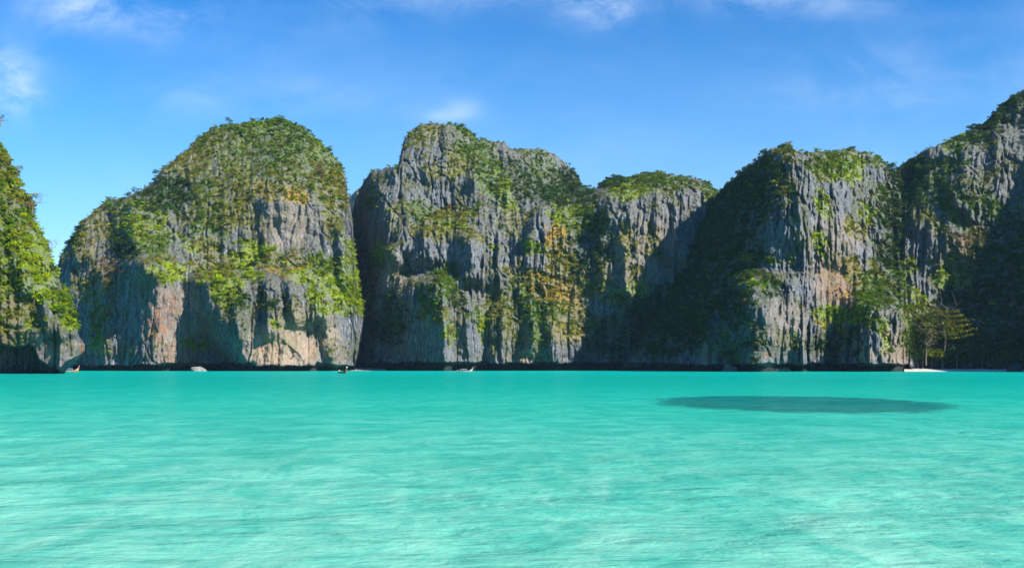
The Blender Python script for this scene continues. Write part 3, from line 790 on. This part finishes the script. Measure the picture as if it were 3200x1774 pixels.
def build_water():
    rr = np.concatenate([[0.0], np.geomspace(1.5, 260, 620), np.geomspace(270, 2500, 50)])
    an = np.concatenate([np.linspace(-180, -44, 24)[:-1], np.linspace(-44, 44, 420), np.linspace(44, 180, 24)[1:]]) * math.pi / 180
    R, A = np.meshgrid(rr, an, indexing='ij')
    X, Y = R * np.sin(A), R * np.cos(A)
    Z = np.zeros_like(X)
    r = np.random.default_rng(5)
    for k in range(46):
        lam = r.uniform(0.5, 1.0) * 2 ** r.uniform(-0.6, 2.6)
        th = r.normal(1.45, 0.5)
        kx, ky = math.cos(th) * 6.283 / lam, math.sin(th) * 6.283 / lam
        res = np.maximum(R * 0.0085, 0.02)
        Z += 0.0042 * lam ** 0.75 * np.sin(kx * X + ky * Y + r.uniform(0, 6.28)) * np.clip(1.6 - res * 5 / lam, 0, 1)
    grp = 0.55 + 0.45 * fbm(X / 9, Y / 7, Z * 0, 3)
    Z *= grp * smooth01((230 - R) / 120) * smooth01((44 - np.abs(np.degrees(A))) / 6 + 0.0)
    V = np.stack([X, Y, Z], 2).reshape(-1, 3)
    idx = np.arange(V.shape[0]).reshape(R.shape)
    F = np.stack([idx[:-1, :-1], idx[1:, :-1], idx[1:, 1:], idx[:-1, 1:]], 2).reshape(-1, 4)[:, ::-1]
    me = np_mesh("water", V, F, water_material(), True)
    o = link("water", me)
    tag(o, "calm shallow turquoise sea filling the bay", None, None, 'structure')


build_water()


def sand_material(name, a, b):
    m, T = new_mat(name)
    g = T.n('ShaderNodeNewGeometry')
    P = g.outputs['Position']
    n = T.noise(P, 0.4, 7, 0.65)
    rip = T.noise(T.scaled(P, (0.7, 2.6, 1), (0, 0, 0.3)), 1.0, 4, 0.6, 1.0)
    c = T.mix(n, a, b)
    bp = T.n('ShaderNodeBump', ins={'Height': rip, 'Strength': 0.5, 'Distance': 0.25})
    bs = T.n('ShaderNodeBsdfPrincipled', ins={'Base Color': c, 'Roughness': 0.95, 'Specular IOR Level': 0.1, 'Normal': bp.outputs[0]})
    T.n('ShaderNodeOutputMaterial', ins={0: bs.outputs[0]})
    return m


SAND = sand_material("beach_sand", (0.46, 0.43, 0.36), (0.60, 0.57, 0.50))
SHADED_SAND = sand_material("shaded_beach_sand", (0.20, 0.19, 0.18), (0.30, 0.285, 0.27))  # beach sand with the shade of the cleft put into its colour
SEABED = sand_material("seabed_sand", (0.56, 0.54, 0.45), (0.78, 0.76, 0.66))


def grid_sheet(name, x0, x1, y0, y1, nx, ny, zf, mat):
    X, Y = np.meshgrid(np.linspace(x0, x1, nx), np.linspace(y0, y1, ny), indexing='ij')
    Z = zf(X, Y)
    idx = np.arange(X.size).reshape(X.shape)
    F = np.stack([idx[:-1, :-1], idx[1:, :-1], idx[1:, 1:], idx[:-1, 1:]], 2).reshape(-1, 4)
    me = np_mesh(name, np.stack([X, Y, Z], 2).reshape(-1, 3), F, mat, True)
    return link(name, me)




def build_seabed():
    rr = np.concatenate([[0.0], np.geomspace(3, 2500, 90)])
    an = np.linspace(-np.pi, np.pi, 97)
    R, A = np.meshgrid(rr, an, indexing='ij')
    Z = -0.62 + 0.05 * fbm(R * np.sin(A) / 5, R * np.cos(A) / 5, R * 0, 2) * (R < 300)
    V = np.stack([R * np.sin(A), R * np.cos(A), Z], 2).reshape(-1, 3)
    idx = np.arange(V.shape[0]).reshape(R.shape)
    F = np.stack([idx[:-1, :-1], idx[1:, :-1], idx[1:, 1:], idx[:-1, 1:]], 2).reshape(-1, 4)[:, ::-1]
    tag(link("seabed", np_mesh("seabed", V, F, SEABED, True)), "pale sandy seabed under the shallow water", None, None, 'structure')


build_seabed()


def shadow_patch():  # dark sheet just under the surface, standing in for a cloud's shadow
    m, T = new_mat("shadow_patch")
    g = T.n('ShaderNodeNewGeometry')
    n = T.noise(g.outputs['Position'], 0.8, 7, 0.7)
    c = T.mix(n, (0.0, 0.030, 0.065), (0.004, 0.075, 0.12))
    b = T.n('ShaderNodeBsdfDiffuse', ins={'Color': c})
    rim = T.attr('rim').outputs['Fac']
    nn = T.noise(g.outputs['Position'], 0.45, 9, 0.72)
    gone = T.ramp(T.m('ADD', rim, T.m('MULTIPLY', T.m('SUBTRACT', nn, 0.5), 0.9)), 0.78, 1.0)
    gone = T.m('MAXIMUM', gone, T.m('MULTIPLY', T.ramp(T.noise(g.outputs['Position'], 0.9, 7, 0.7), 0.55, 0.68), 0.55))
    mx = T.n('ShaderNodeMixShader', ins={0: gone, 1: b.outputs[0], 2: T.n('ShaderNodeBsdfTransparent').outputs[0]})
    T.n('ShaderNodeOutputMaterial', ins={0: mx.outputs[0]})
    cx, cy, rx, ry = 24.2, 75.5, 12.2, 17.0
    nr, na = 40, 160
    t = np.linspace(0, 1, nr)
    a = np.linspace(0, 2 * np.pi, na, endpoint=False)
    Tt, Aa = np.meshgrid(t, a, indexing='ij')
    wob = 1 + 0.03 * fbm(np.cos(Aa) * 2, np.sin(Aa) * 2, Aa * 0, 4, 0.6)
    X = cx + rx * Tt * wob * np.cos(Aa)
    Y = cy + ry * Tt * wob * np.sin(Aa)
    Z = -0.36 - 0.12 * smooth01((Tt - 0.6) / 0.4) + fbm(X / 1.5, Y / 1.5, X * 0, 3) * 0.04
    idx = np.arange(X.size).reshape(X.shape)
    idr = np.roll(idx, -1, axis=1)
    F = np.stack([idx[:-1], idx[1:], idr[1:], idr[:-1]], 2).reshape(-1, 4)
    me = np_mesh("shadow_patch", np.stack([X, Y, Z], 2).reshape(-1, 3), F, m, True)
    set_attr(me, 'rim', Tt.ravel())
    o = link("shadow_patch", me)
    tag(o, "dark oval sheet standing in for a cloud shadow on the turquoise water at the right", None, None, 'structure')


shadow_patch()


def beach(name, label, stations, mat=SAND):
    """stations: (px, distance of the waterline, depth inland, height)"""
    s = np.array(stations, float)
    px = np.linspace(s[0, 0], s[-1, 0], 160)
    Y0, L, Hh = [np.interp(px, s[:, 0], s[:, k]) for k in (1, 2, 3)]
    Y0 = Y0 + fbm(px / 20, px * 0, px * 0 + 2, 3) * 0.8
    t = np.linspace(-0.25, 1, 24)
    Yg = Y0[:, None] + L[:, None] * t[None]
    Xg = (px[:, None] - CX) / FPX * Yg
    Zg = Hh[:, None] * np.sign(t)[None] * np.abs(t)[None] ** 0.8 + fbm(Xg / 4, Yg / 4, Xg * 0, 3) * 0.08
    idx = np.arange(Xg.size).reshape(Xg.shape)
    F = np.stack([idx[:-1, :-1], idx[1:, :-1], idx[1:, 1:], idx[:-1, 1:]], 2).reshape(-1, 4)
    o = link(name, np_mesh(name, np.stack([Xg, Yg, Zg], 2).reshape(-1, 3), F, mat, True))
    tag(o, label, None, None, 'structure')


beach("beach", "long strip of pale sand at the foot of the forested slope at right", [(2826, 486, 12, 1.5), (2850, 484, 24, 1.7), (3000, 482, 26, 1.7), (3300, 472, 26, 1.7), (3600, 420, 26, 1.7)])
beach("beach", "small sand strip with painted shade in the cleft between the two big cliffs", [(1085, 585, 4, 1.2), (1100, 575, 40, 2.0), (1150, 580, 50, 2.0), (1205, 588, 4, 1.0)], SHADED_SAND)

# ------------------------------------------------------------------ rocks
GREYROCK = simple_mat("boulder_rock", (0.15, 0.13, 0.105), 0.95, 0.5, 1.2)
PALEROCK = simple_mat("pale_boulder_rock", (0.22, 0.22, 0.20), 0.95, 0.25, 1.2)
DARKROCK = simple_mat("dark_boulder_rock", (0.05, 0.05, 0.05), 0.95, 0.4, 1.2)


def boulder(px, py, Y, w, h, d, mat, label, seed, peak=0.4):
    n, k = 36, 18
    a = np.linspace(0, 2 * np.pi, n, endpoint=False)
    t = np.linspace(0, np.pi * 0.5, k)
    A, Tt = np.meshgrid(a, t, indexing='ij')
    x, y, z = np.cos(A) * np.cos(Tt), np.sin(A) * np.cos(Tt), np.sin(Tt)
    x = x + (peak - 0.5) * 0.9 * z
    f = 1 + 0.26 * fbm(x * 1.3 + seed, y * 1.3, z * 1.3, 4, 0.55)
    f = np.round(f * 9) / 9 * 0.5 + f * 0.5
    c = at(px, py, Y)
    X, Yy, Z = c.x + x * f * w / 2, c.y + y * f * d / 2, -0.4 + (h + 0.4) * z * f
    idx = np.arange(n * k).reshape(n, k)
    idr = np.roll(idx, -1, axis=0)
    F = np.stack([idx[:, :-1], idr[:, :-1], idr[:, 1:], idx[:, 1:]], 2).reshape(-1, 4)
    V = np.stack([X - c.x, Yy - c.y, Z], 2).reshape(-1, 3)
    me = np_mesh("boulder", V, F, mat, False)
    o = link("boulder", me, None, (c.x, c.y, 0))
    tag(o, label, "rock")


boulder(622, 1160, 520, 9.0, 2.7, 6, PALEROCK, "low pale grey boulder in the water below the domed left cliff", 3, 0.35)
boulder(2282, 1160, 478, 7.5, 3.6, 5, GREYROCK, "brown grey boulder at the waterline under the right peak's left pillar", 9, 0.3)
boulder(3168, 1158, 468, 8.0, 4.0, 6, DARKROCK, "dark boulder on the right end of the sand strip", 14, 0.6)
boulder(2440, 1158, 482, 12.0, 2.0, 5, GREYROCK, "flat grey ledge rock at the waterline in front of the right peak", 21, 0.5)


# ------------------------------------------------------------------ trees and bushes
def tube(pts, radii, sides=6):
    V, F = [], []
    pts = [Vector(p) for p in pts]
    for i, p in enumerate(pts):
        d = (pts[min(i + 1, len(pts) - 1)] - pts[max(i - 1, 0)]).normalized()
        s = d.cross(Vector((0.3, 1, 0.2))).normalized()
        t = d.cross(s)
        for k in range(sides):
            a = 6.283 * k / sides
            V.append(p + (s * math.cos(a) + t * math.sin(a)) * radii[i])
    for i in range(len(pts) - 1):
        for k in range(sides):
            F.append((i * sides + k, i * sides + (k + 1) % sides, (i + 1) * sides + (k + 1) % sides, (i + 1) * sides + k))
    return V, F


def wood_mesh(name, r, h, spread, nl, rad, mat, sub=0, lean=0.0):
    """tapered trunk with limbs"""
    V, F, tips = [], [], []

    def add(p, q):
        v, f = tube(p, q)
        o = len(V)
        V.extend(v)
        F.extend([tuple(i + o for i in x) for x in f])
    tr = [Vector((lean * h * t * t + r.normal() * 0.03 * h, r.normal() * 0.03 * h, h * t)) for t in np.linspace(-0.12, 1, 6)]
    add(tr, [rad * (1.15 - 0.75 * t) for t in np.linspace(0, 1, 6)])
    for i in range(nl):
        t0 = r.uniform(0.35, 1.0)
        k = t0 * 4.99
        b = tr[1 + int(min(k, 3))].lerp(tr[2 + int(min(k, 3))], k - int(min(k, 3))) if k < 4 else tr[5]
        a = r.uniform(0, 6.283)
        L = spread * r.uniform(0.55, 1.05)
        e = b + Vector((math.cos(a) * L, math.sin(a) * L, L * r.uniform(0.15, 0.75)))
        mid = b.lerp(e, 0.5) + Vector((r.normal(), r.normal(), r.normal() + 1)) * 0.08 * L
        add([b, mid, e], [rad * 0.42, rad * 0.28, rad * 0.10])
        tips.append(e)
        for _ in range(sub):
            c = b.lerp(e, r.uniform(0.4, 0.9))
            e2 = c + Vector((r.normal(), r.normal(), abs(r.normal()) * 0.8 + 0.2)) * 0.35 * L
            add([c, c.lerp(e2, 0.5) + Vector((0, 0, 0.04 * L)), e2], [rad * 0.2, rad * 0.13, rad * 0.05])
            tips.append(e2)
    return np_mesh(name, np.array([tuple(v) for v in V]), np.array(F), mat, True), tips


def crown_mesh(name, r, quads, base, n):
    me = np_mesh(name, quads, np.arange(len(quads)).reshape(-1, 4), LEAF)
    c = np.array(base)[None] * r.uniform(0.65, 1.45, (n, 1)) * r.uniform(0.88, 1.12, (n, 3))
    set_attr(me, 'Col', np.clip(np.repeat(c, 4, 0), 0, 1))
    return me


# bush meshes: shared by the copies
BUSH_MESH = {}
for kd in range(6):
    for sh in range(4):
        r = np.random.default_rng(300 + kd * 7 + sh)
        wm, tips = wood_mesh("bush_stem", r, 0.45, 0.55, 5, 0.055, BARK)
        n = 380
        C, N = crown_points(r, n, int(r.integers(4, 8)), r.uniform(0.7, 1.0))
        C[:, 2] += 0.12
        cm = crown_mesh("bush_crown", r, leaf_quads(r, C, N, 0.10), PAL[kd], n)
        BUSH_MESH[kd, sh] = (wm, cm)


def place_bush(pos, rad, kd, label, group, rot, sh, name='bush'):
    root = bpy.data.objects.new(name, None)
    root.empty_display_size = 0.5
    COL.objects.link(root)
    root.location = pos
    root.rotation_euler = (0, 0, rot)
    root.scale = (rad, rad, rad * 1.0)
    tag(root, label, 'bush' if name == 'bush' else 'tree', group)
    wm, cm = BUSH_MESH[kd, sh]
    link("trunk", wm, root)
    link("crown", cm, root)
    return root


for i, (p, rad, kd, desc, nrm) in enumerate(ALL_BUSH):
    place_bush(p, rad, int(kd), f"{KIND_WORD[int(kd)]} bush growing on the rock of {desc}", f"{KIND_WORD[int(kd)]} bushes on {desc}", random.uniform(0, 6.28), i % 4)


def surface_hit(px, py):
    """first cliff point seen along the line from the eye through this place of the photo"""
    dg = bpy.context.evaluated_depsgraph_get()
    d = (at(px, py, 1.0) - Vector((0, 0, CAM_H))).normalized()
    o = Vector((0, 0, CAM_H))
    for _ in range(30):
        ok, loc, nr, fi, ob, mt = SC.ray_cast(dg, o, d)
        if not ok: return None
        if ob.name.startswith('cliff') or ob.name.startswith('beach'): return loc
        o = loc + d * 0.3
    return None


bpy.context.view_layer.update()


def tree(px, py_base, hpx, kind, label, Y=None, form='round', mat=BARK, dens=1.0, lean=0.0, seed=0, cat='tree', wide=0.42, group=None):
    p = surface_hit(px, py_base) if Y is None else at(px, py_base, Y)
    if p is None:
        p = at(px, py_base, Y or 560)
    h = hpx / FPX * p.y
    r = np.random.default_rng(500 + seed)
    root = bpy.data.objects.new('tree' if cat == 'tree' else 'bush', None)
    COL.objects.link(root)
    root.location = p
    tag(root, label, cat, group)
    sp = h * wide
    if form == 'bare':
        me, tips = wood_mesh("trunk", r, h * 0.8, sp, 11, h * 0.022, mat, 4, lean)
        link("trunk", me, root)
        C = np.array([tuple(t) for t in tips])
        n = int(90 * dens)
        C = C[r.integers(0, len(C), n)] + r.normal(size=(n, 3)) * h * 0.05
        link("crown", crown_mesh("crown", r, leaf_quads(r, C, r.normal(size=(n, 3)), h * 0.022), PAL[kind] * 1.1, n), root)
        return root
    if form == 'tier':
        me, tips = wood_mesh("trunk", r, h * 0.9, sp, 14, h * 0.018, mat, 2, lean)
        link("trunk", me, root)
        n = int(2400 * dens)
        lay = r.integers(0, 6, n)
        zc = (0.45 + 0.1 * lay) * h
        w = sp * (1.15 - 0.13 * lay)
        a = r.uniform(0, 6.283, n)
        bc = np.round(a / 0.9) * 0.9 + r.normal(size=n) * 0.22
        q = np.sqrt(r.uniform(0.02, 1, n)) * w
        C = np.c_[np.cos(bc) * q + lean * zc, np.sin(bc) * q, zc + q * 0.16 + r.normal(size=n) * h * 0.012]
        N = np.c_[r.normal(size=(n, 2)) * 0.3, np.ones(n)]
        link("crown", crown_mesh("crown", r, leaf_quads(r, C, N, h * 0.022, 0.6), PAL[kind] * 0.8, n), root)
        return root
    me, tips = wood_mesh("trunk", r, h * 0.6, sp, 7, h * 0.028, mat, 1, lean)
    link("trunk", me, root)
    n = int(420 * dens)
    C, N = crown_points(r, n, 8, 0.85)
    C = C * np.array([sp, sp, h * 0.55]) * 1.05 + np.array([lean * h * 0.6, 0, h * 0.30])
    link("crown", crown_mesh("crown", r, leaf_quads(r, C, N, h * 0.035 + 0.12), PAL[kind], n), root)
    return root


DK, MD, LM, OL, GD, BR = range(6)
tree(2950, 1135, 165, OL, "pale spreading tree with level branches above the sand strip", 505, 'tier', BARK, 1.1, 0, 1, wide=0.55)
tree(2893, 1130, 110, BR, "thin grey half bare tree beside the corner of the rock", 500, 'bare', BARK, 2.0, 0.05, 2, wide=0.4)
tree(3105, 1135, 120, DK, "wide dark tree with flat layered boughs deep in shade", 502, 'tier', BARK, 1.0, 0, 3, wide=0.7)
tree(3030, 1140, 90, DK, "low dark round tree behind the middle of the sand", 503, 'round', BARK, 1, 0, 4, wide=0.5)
tree(2875, 1040, 70, OL, "olive tree perched on the shoulder above the rock corner", None, 'round', BARK, 1, 0, 5, wide=0.5)
tree(2791, 540, 36, DK, "tiny dark tree alone on the skyline notch", None, 'round', BARK, 0.5, 0, 6, wide=0.3)
tree(2860, 500, 26, BR, "small bare grey tree on the skyline right of the notch", None, 'bare', BARK_PALE, 0.4, 0, 7)
tree(2462, 478, 30, MD, "leaning green shrub at the very tip of the right peak", None, 'round', BARK, 0.5, 0.3, 8, 'bush', 0.4)
tree(2665, 478, 22, DK, "dark shrub at the top right of the right peak's crown", None, 'round', BARK, 0.5, 0, 9, 'bush', 0.6)
tree(2340, 842, 55, OL, "flat topped bush on the lit shoulder of the right peak", None, 'round', BARK, 1, -0.1, 10, 'bush', 0.75)
tree(2405, 826, 30, LM, "bright yellow green bush beside the flat topped one", None, 'round', BARK, 0.7, 0, 11, 'bush', 0.6)
tree(2245, 1108, 26, LM, "lime bush low over the water beside the pale pillar", None, 'round', BARK, 0.7, 0, 12, 'bush', 0.7)
tree(2482, 1094, 26, LM, "lime bush low on the front of the right peak", None, 'round', BARK, 0.7, 0, 13, 'bush', 0.8)
tree(2478, 1062, 28, LM, "small yellow green bush just above another lime bush", None, 'round', BARK, 0.6, 0, 14, 'bush', 0.45)
tree(1515, 1062, 60, LM, "tall lime bush hanging on the middle cliff's lower ribs", None, 'round', BARK, 1, 0, 15, 'bush', 0.34)
tree(1405, 1062, 50, OL, "drooping olive bush above the moored boat", None, 'round', BARK, 0.9, 0.1, 16, 'bush', 0.4)
tree(1192, 805, 30, LM, "lime bush on the shadowed top of the small left buttress of the middle cliff", None, 'round', BARK, 0.7, 0, 17, 'bush', 0.8)
tree(1660, 778, 22, LM, "round light green bush left of the golden gully", None, 'round', BARK, 0.6, 0, 18, 'bush', 0.7)
tree(590, 1085, 24, LM, "lime bush low beside the big shadow on the domed cliff", None, 'round', BARK, 0.6, 0, 19, 'bush', 0.8)
tree(860, 1020, 22, LM, "single green bush in the pale clean rock of the domed cliff", None, 'round', BARK, 0.6, 0, 20, 'bush', 0.6)
tree(420, 610, 26, DK, "dark tree standing on the left shoulder of the domed cliff", None, 'round', BARK, 0.5, 0, 21, wide=0.4)
tree(715, 392, 26, DK, "dark tree on the skyline left of the dome's summit", None, 'round', BARK, 0.5, 0, 22, wide=0.5)
tree(880, 378, 20, MD, "round green tree at the summit of the dome", None, 'round', BARK, 0.5, 0, 23, wide=0.6)
tree(790, 386, 18, DK, "low dark tree between the dome's two skyline trees", None, 'round', BARK, 0.5, 0, 24, wide=0.7)
tree(102, 668, 62, OL, "bare twiggy shrub leaning out from the edge of the near left cliff", 343, 'bare', BARK_PALE, 0.9, 0.2, 25, 'bush', 0.5)
tree(150, 810, 62, BR, "grey leafless shrub lower down on the near left cliff's edge", 338, 'bare', BARK_PALE, 0.7, 0.35, 26, 'bush', 0.5)
tree(45, 560, 40, OL, "scraggy shrub on the upper edge of the near left cliff", 348, 'bare', BARK, 1.2, 0.4, 27, 'bush', 0.5)
tree(-8, 470, 125, BR, "dark leafless branch tip at the left border of the sky", 348, 'bare', BARK, 0.4, 0.12, 28, 'tree', 0.12)
tree(1540, 470, 22, MD, "green shrub in the saddle right of the middle summit", None, 'round', BARK, 0.5, 0, 29, 'bush', 0.7)
tree(1845, 590, 14, DK, "small dark spiky shrub in the low gap of the skyline", None, 'round', BARK, 0.4, 0, 30, 'bush', 0.4)


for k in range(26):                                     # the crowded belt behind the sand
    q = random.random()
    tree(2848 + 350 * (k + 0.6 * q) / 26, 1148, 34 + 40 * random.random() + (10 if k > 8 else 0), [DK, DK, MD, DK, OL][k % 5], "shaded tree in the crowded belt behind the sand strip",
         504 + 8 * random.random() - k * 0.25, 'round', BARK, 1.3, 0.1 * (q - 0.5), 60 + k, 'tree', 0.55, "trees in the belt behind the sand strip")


# ------------------------------------------------------------------ boats
def longtail(loc, heading, L, cols, label, canopy=True, seed=0, awn=0.55):
    """wooden long tail boat, x forward, built around its own waterline"""
    root = bpy.data.objects.new('longtail_boat', None)
    COL.objects.link(root)
    root.location = loc
    root.rotation_euler = (0, 0, heading)
    tag(root, label, 'boat', 'wooden boats near the cliffs')
    hull_m, trim_m, awn_m, bow_m = cols
    n = 26
    V, F = [], []
    st = np.linspace(-0.5, 0.5, n)
    prof = []
    for s in st:
        w = 0.085 * L * max(0.02, (1 - abs(s / 0.5) ** 2.6)) ** 0.55 * (1.0 if s > 0 else 1.08) + (0.03 * L if s < 0 else 0) * (0.5 + s)
        sheer = 0.075 * L + 0.20 * L * max(0, (s - 0.15) / 0.35) ** 2.4 + 0.045 * L * max(0, (-s - 0.25) / 0.25) ** 2
        keel = -0.035 * L + 0.19 * L * max(0, (s - 0.30) / 0.20) ** 2.6 + 0.03 * L * max(0, (-s - 0.35) / 0.15) ** 2
        prof.append((s * L, w, sheer, keel))
    sec = [(1.0, 1.0), (0.93, 0.55), (0.70, 0.2), (0.0, 0.0), (-0.70, 0.2), (-0.93, 0.55), (-1.0, 1.0), (-0.86, 0.97), (-0.55, 0.35), (0.0, 0.22), (0.55, 0.35), (0.86, 0.97)]
    for (x, w, sh, ke) in prof:
        for (a, b) in sec:
            V.append((x, a * w, ke + (sh - ke) * b))
    m_ = len(sec)
    for i in range(n - 1):
        for k in range(m_):
            F.append((i * m_ + k, i * m_ + (k + 1) % m_, (i + 1) * m_ + (k + 1) % m_, (i + 1) * m_ + k))
    link("hull", np_mesh("hull", np.array(V), np.array(F), hull_m, True), root)
    # rub rail along both sides
    for sg in (1, -1):
        v, f = tube([(x, sg * w * 1.02, sh - 0.012 * L) for (x, w, sh, ke) in prof[1:-1]], [0.010 * L] * (n - 2))
        link("rail", np_mesh("rail", np.array([tuple(q) for q in v]), np.array(f), trim_m, True), root)
    # prow post wrapped with ribbons
    x, w, sh, ke = prof[-1]
    v, f = tube([(x - 0.03 * L, 0, sh - 0.05 * L), (x, 0, sh + 0.01 * L), (x + 0.02 * L, 0, sh + 0.07 * L)], [0.017 * L, 0.014 * L, 0.009 * L])
    pr = link("prow", np_mesh("prow", np.array([tuple(q) for q in v]), np.array(f), trim_m, True), root)
    v, f = tube([(x - 0.012 * L, 0, sh - 0.02 * L), (x + 0.002 * L, 0, sh + 0.012 * L), (x + 0.008 * L, 0, sh + 0.035 * L)], [0.030 * L, 0.034 * L, 0.026 * L], 8)
    link("ribbon", np_mesh("ribbon", np.array([tuple(q) for q in v]), np.array(f), bow_m, True), pr)
    for t in (-0.22, -0.05, 0.12, 0.26):
        w_ = np.interp(t * L, [p[0] for p in prof], [p[1] for p in prof])
        z = 0.052 * L
        bx = np.array([(t * L + a * 0.02 * L, b * w_ * 0.9, z + c * 0.008 * L) for a in (-1, 1) for b in (-1, 1) for c in (-1, 1)])
        link("bench", np_mesh("bench", bx, np.array([(0, 1, 3, 2), (4, 6, 7, 5), (0, 4, 5, 1), (2, 3, 7, 6), (0, 2, 6, 4), (1, 5, 7, 3)]), trim_m), root)
    if canopy:
        x0, x1, hz = -0.30 * L, (-0.30 + awn) * L, 0.205 * L
        wv = 0.095 * L
        V, F = [], []
        for i, t in enumerate(np.linspace(0, 1, 12)):
            for j, q in enumerate(np.linspace(-1, 1, 9)):
                z = hz - 0.030 * L * q * q - 0.006 * L * math.sin(t * 3 * math.pi) ** 2
                V.append((x0 + (x1 - x0) * t, q * wv, z))
        nv = len(V)
        V += [(a, b, c - 0.012 * L) for a, b, c in V]
        for i in range(11):
            for j in range(8):
                q = (i * 9 + j, (i + 1) * 9 + j, (i + 1) * 9 + j + 1, i * 9 + j + 1)
                F.append(q)
                F.append(tuple(nv + k for k in q[::-1]))
        for i in range(11):
            for j in (0, 8):
                F.append((i * 9 + j, (i + 1) * 9 + j, nv + (i + 1) * 9 + j, nv + i * 9 + j))
        for j in range(8):
            for i in (0, 11):
                F.append((i * 9 + j, i * 9 + j + 1, nv + i * 9 + j + 1, nv + i * 9 + j))
        link("canopy", np_mesh("canopy", np.array(V), np.array(F), awn_m, True), root)
        for a in (0.06, 0.5, 0.94):
            for sg in (1, -1):
                xx = x0 + (x1 - x0) * a
                v, f = tube([(xx, sg * wv * 0.82, 0.05 * L), (xx, sg * wv * 0.88, hz - 0.03 * L)], [0.006 * L] * 2)
                link("post", np_mesh("post", np.array([tuple(q) for q in v]), np.array(f), trim_m), root)
    # motor on its pivot, with the long shaft
    xb = prof[0][0]
    bx = np.array([(xb + 0.05 * L + a * 0.035 * L, b * 0.02 * L, 0.13 * L + c * 0.022 * L) for a in (-1, 1) for b in (-1, 1) for c in (-1, 1)])
    en = link("engine", np_mesh("engine", bx, np.array([(0, 1, 3, 2), (4, 6, 7, 5), (0, 4, 5, 1), (2, 3, 7, 6), (0, 2, 6, 4), (1, 5, 7, 3)]), bow_m), root)
    v, f = tube([(xb + 0.03 * L, 0, 0.12 * L), (xb - 0.12 * L, 0, 0.06 * L), (xb - 0.24 * L, 0, -0.02 * L)], [0.006 * L] * 3)
    link("shaft", np_mesh("shaft", np.array([tuple(q) for q in v]), np.array(f), trim_m), en)
    return root


WOOD = simple_mat("boat_wood", (0.34, 0.19, 0.09), 0.5, 0.3, 4)
WOOD_ORANGE = simple_mat("varnished_wood", (0.50, 0.25, 0.07), 0.4, 0.2, 4)
WOOD_PALE = simple_mat("weathered_wood", (0.42, 0.36, 0.30), 0.6, 0.2, 4)
WOOD_DARK = simple_mat("dark_painted_wood", (0.04, 0.05, 0.045), 0.5, 0.2, 4)
WHITE = simple_mat("white_paint", (0.78, 0.77, 0.74), 0.5, 0.06, 4)
BLUE = simple_mat("blue_cloth", (0.20, 0.30, 0.72), 0.8, 0.12, 2)
TEAL = simple_mat("grey_green_cloth", (0.20, 0.30, 0.32), 0.8, 0.12, 2)
RED = simple_mat("red_ribbon", (0.55, 0.05, 0.05), 0.7, 0.2, 5)
CREAM = simple_mat("cream_ribbon", (0.80, 0.70, 0.52), 0.7, 0.15, 5)

b1 = at(219, 1161.5, 430); b1.z = 0
longtail(b1, math.radians(-4), 9.0, (WOOD_ORANGE, WHITE, BLUE, RED), "orange brown wooden boat with a blue canopy beside the undercut left cliff", True, 1, 0.42)
b2 = at(1071, 1166, 350); b2.z = 0
longtail(b2, math.radians(-58), 8.5, (WOOD, WOOD_DARK, WOOD_DARK, CREAM), "brown wooden boat seen bow on in front of the domed cliff's corner", False, 2)
b3 = at(1454, 1161.5, 446); b3.z = 0
longtail(b3, math.radians(-6), 7.6, (WOOD_PALE, WHITE, TEAL, RED), "small pale hulled boat with red prow moored below the middle cliff", True, 3, 0.40)
print('bushes', len(ALL_BUSH))


# ------------------------------------------------------------------ sea air
def haze():
    m = bpy.data.materials.new("sea_air")
    m.use_nodes = True
    T = NT(m.node_tree)
    v = T.n('ShaderNodeVolumePrincipled', ins={'Color': (0.42, 0.74, 1.0), 'Density': 0.00004, 'Anisotropy': 0.0})
    o = T.n('ShaderNodeOutputMaterial')
    m.node_tree.links.new(v.outputs[0], o.inputs['Volume'])
    x0, x1, y0, y1, z0, z1 = -2600, 2600, -2600, 2600, -12.0, 260.0
    V = np.array([(a, b, c) for a in (x0, x1) for b in (y0, y1) for c in (z0, z1)])
    F = np.array([(0, 1, 3, 2), (4, 6, 7, 5), (0, 4, 5, 1), (2, 3, 7, 6), (0, 2, 6, 4), (1, 5, 7, 3)])
    tag(link("haze", np_mesh("haze", V, F, m)), "thin blue sea air over the bay", None, None, 'stuff')


haze()
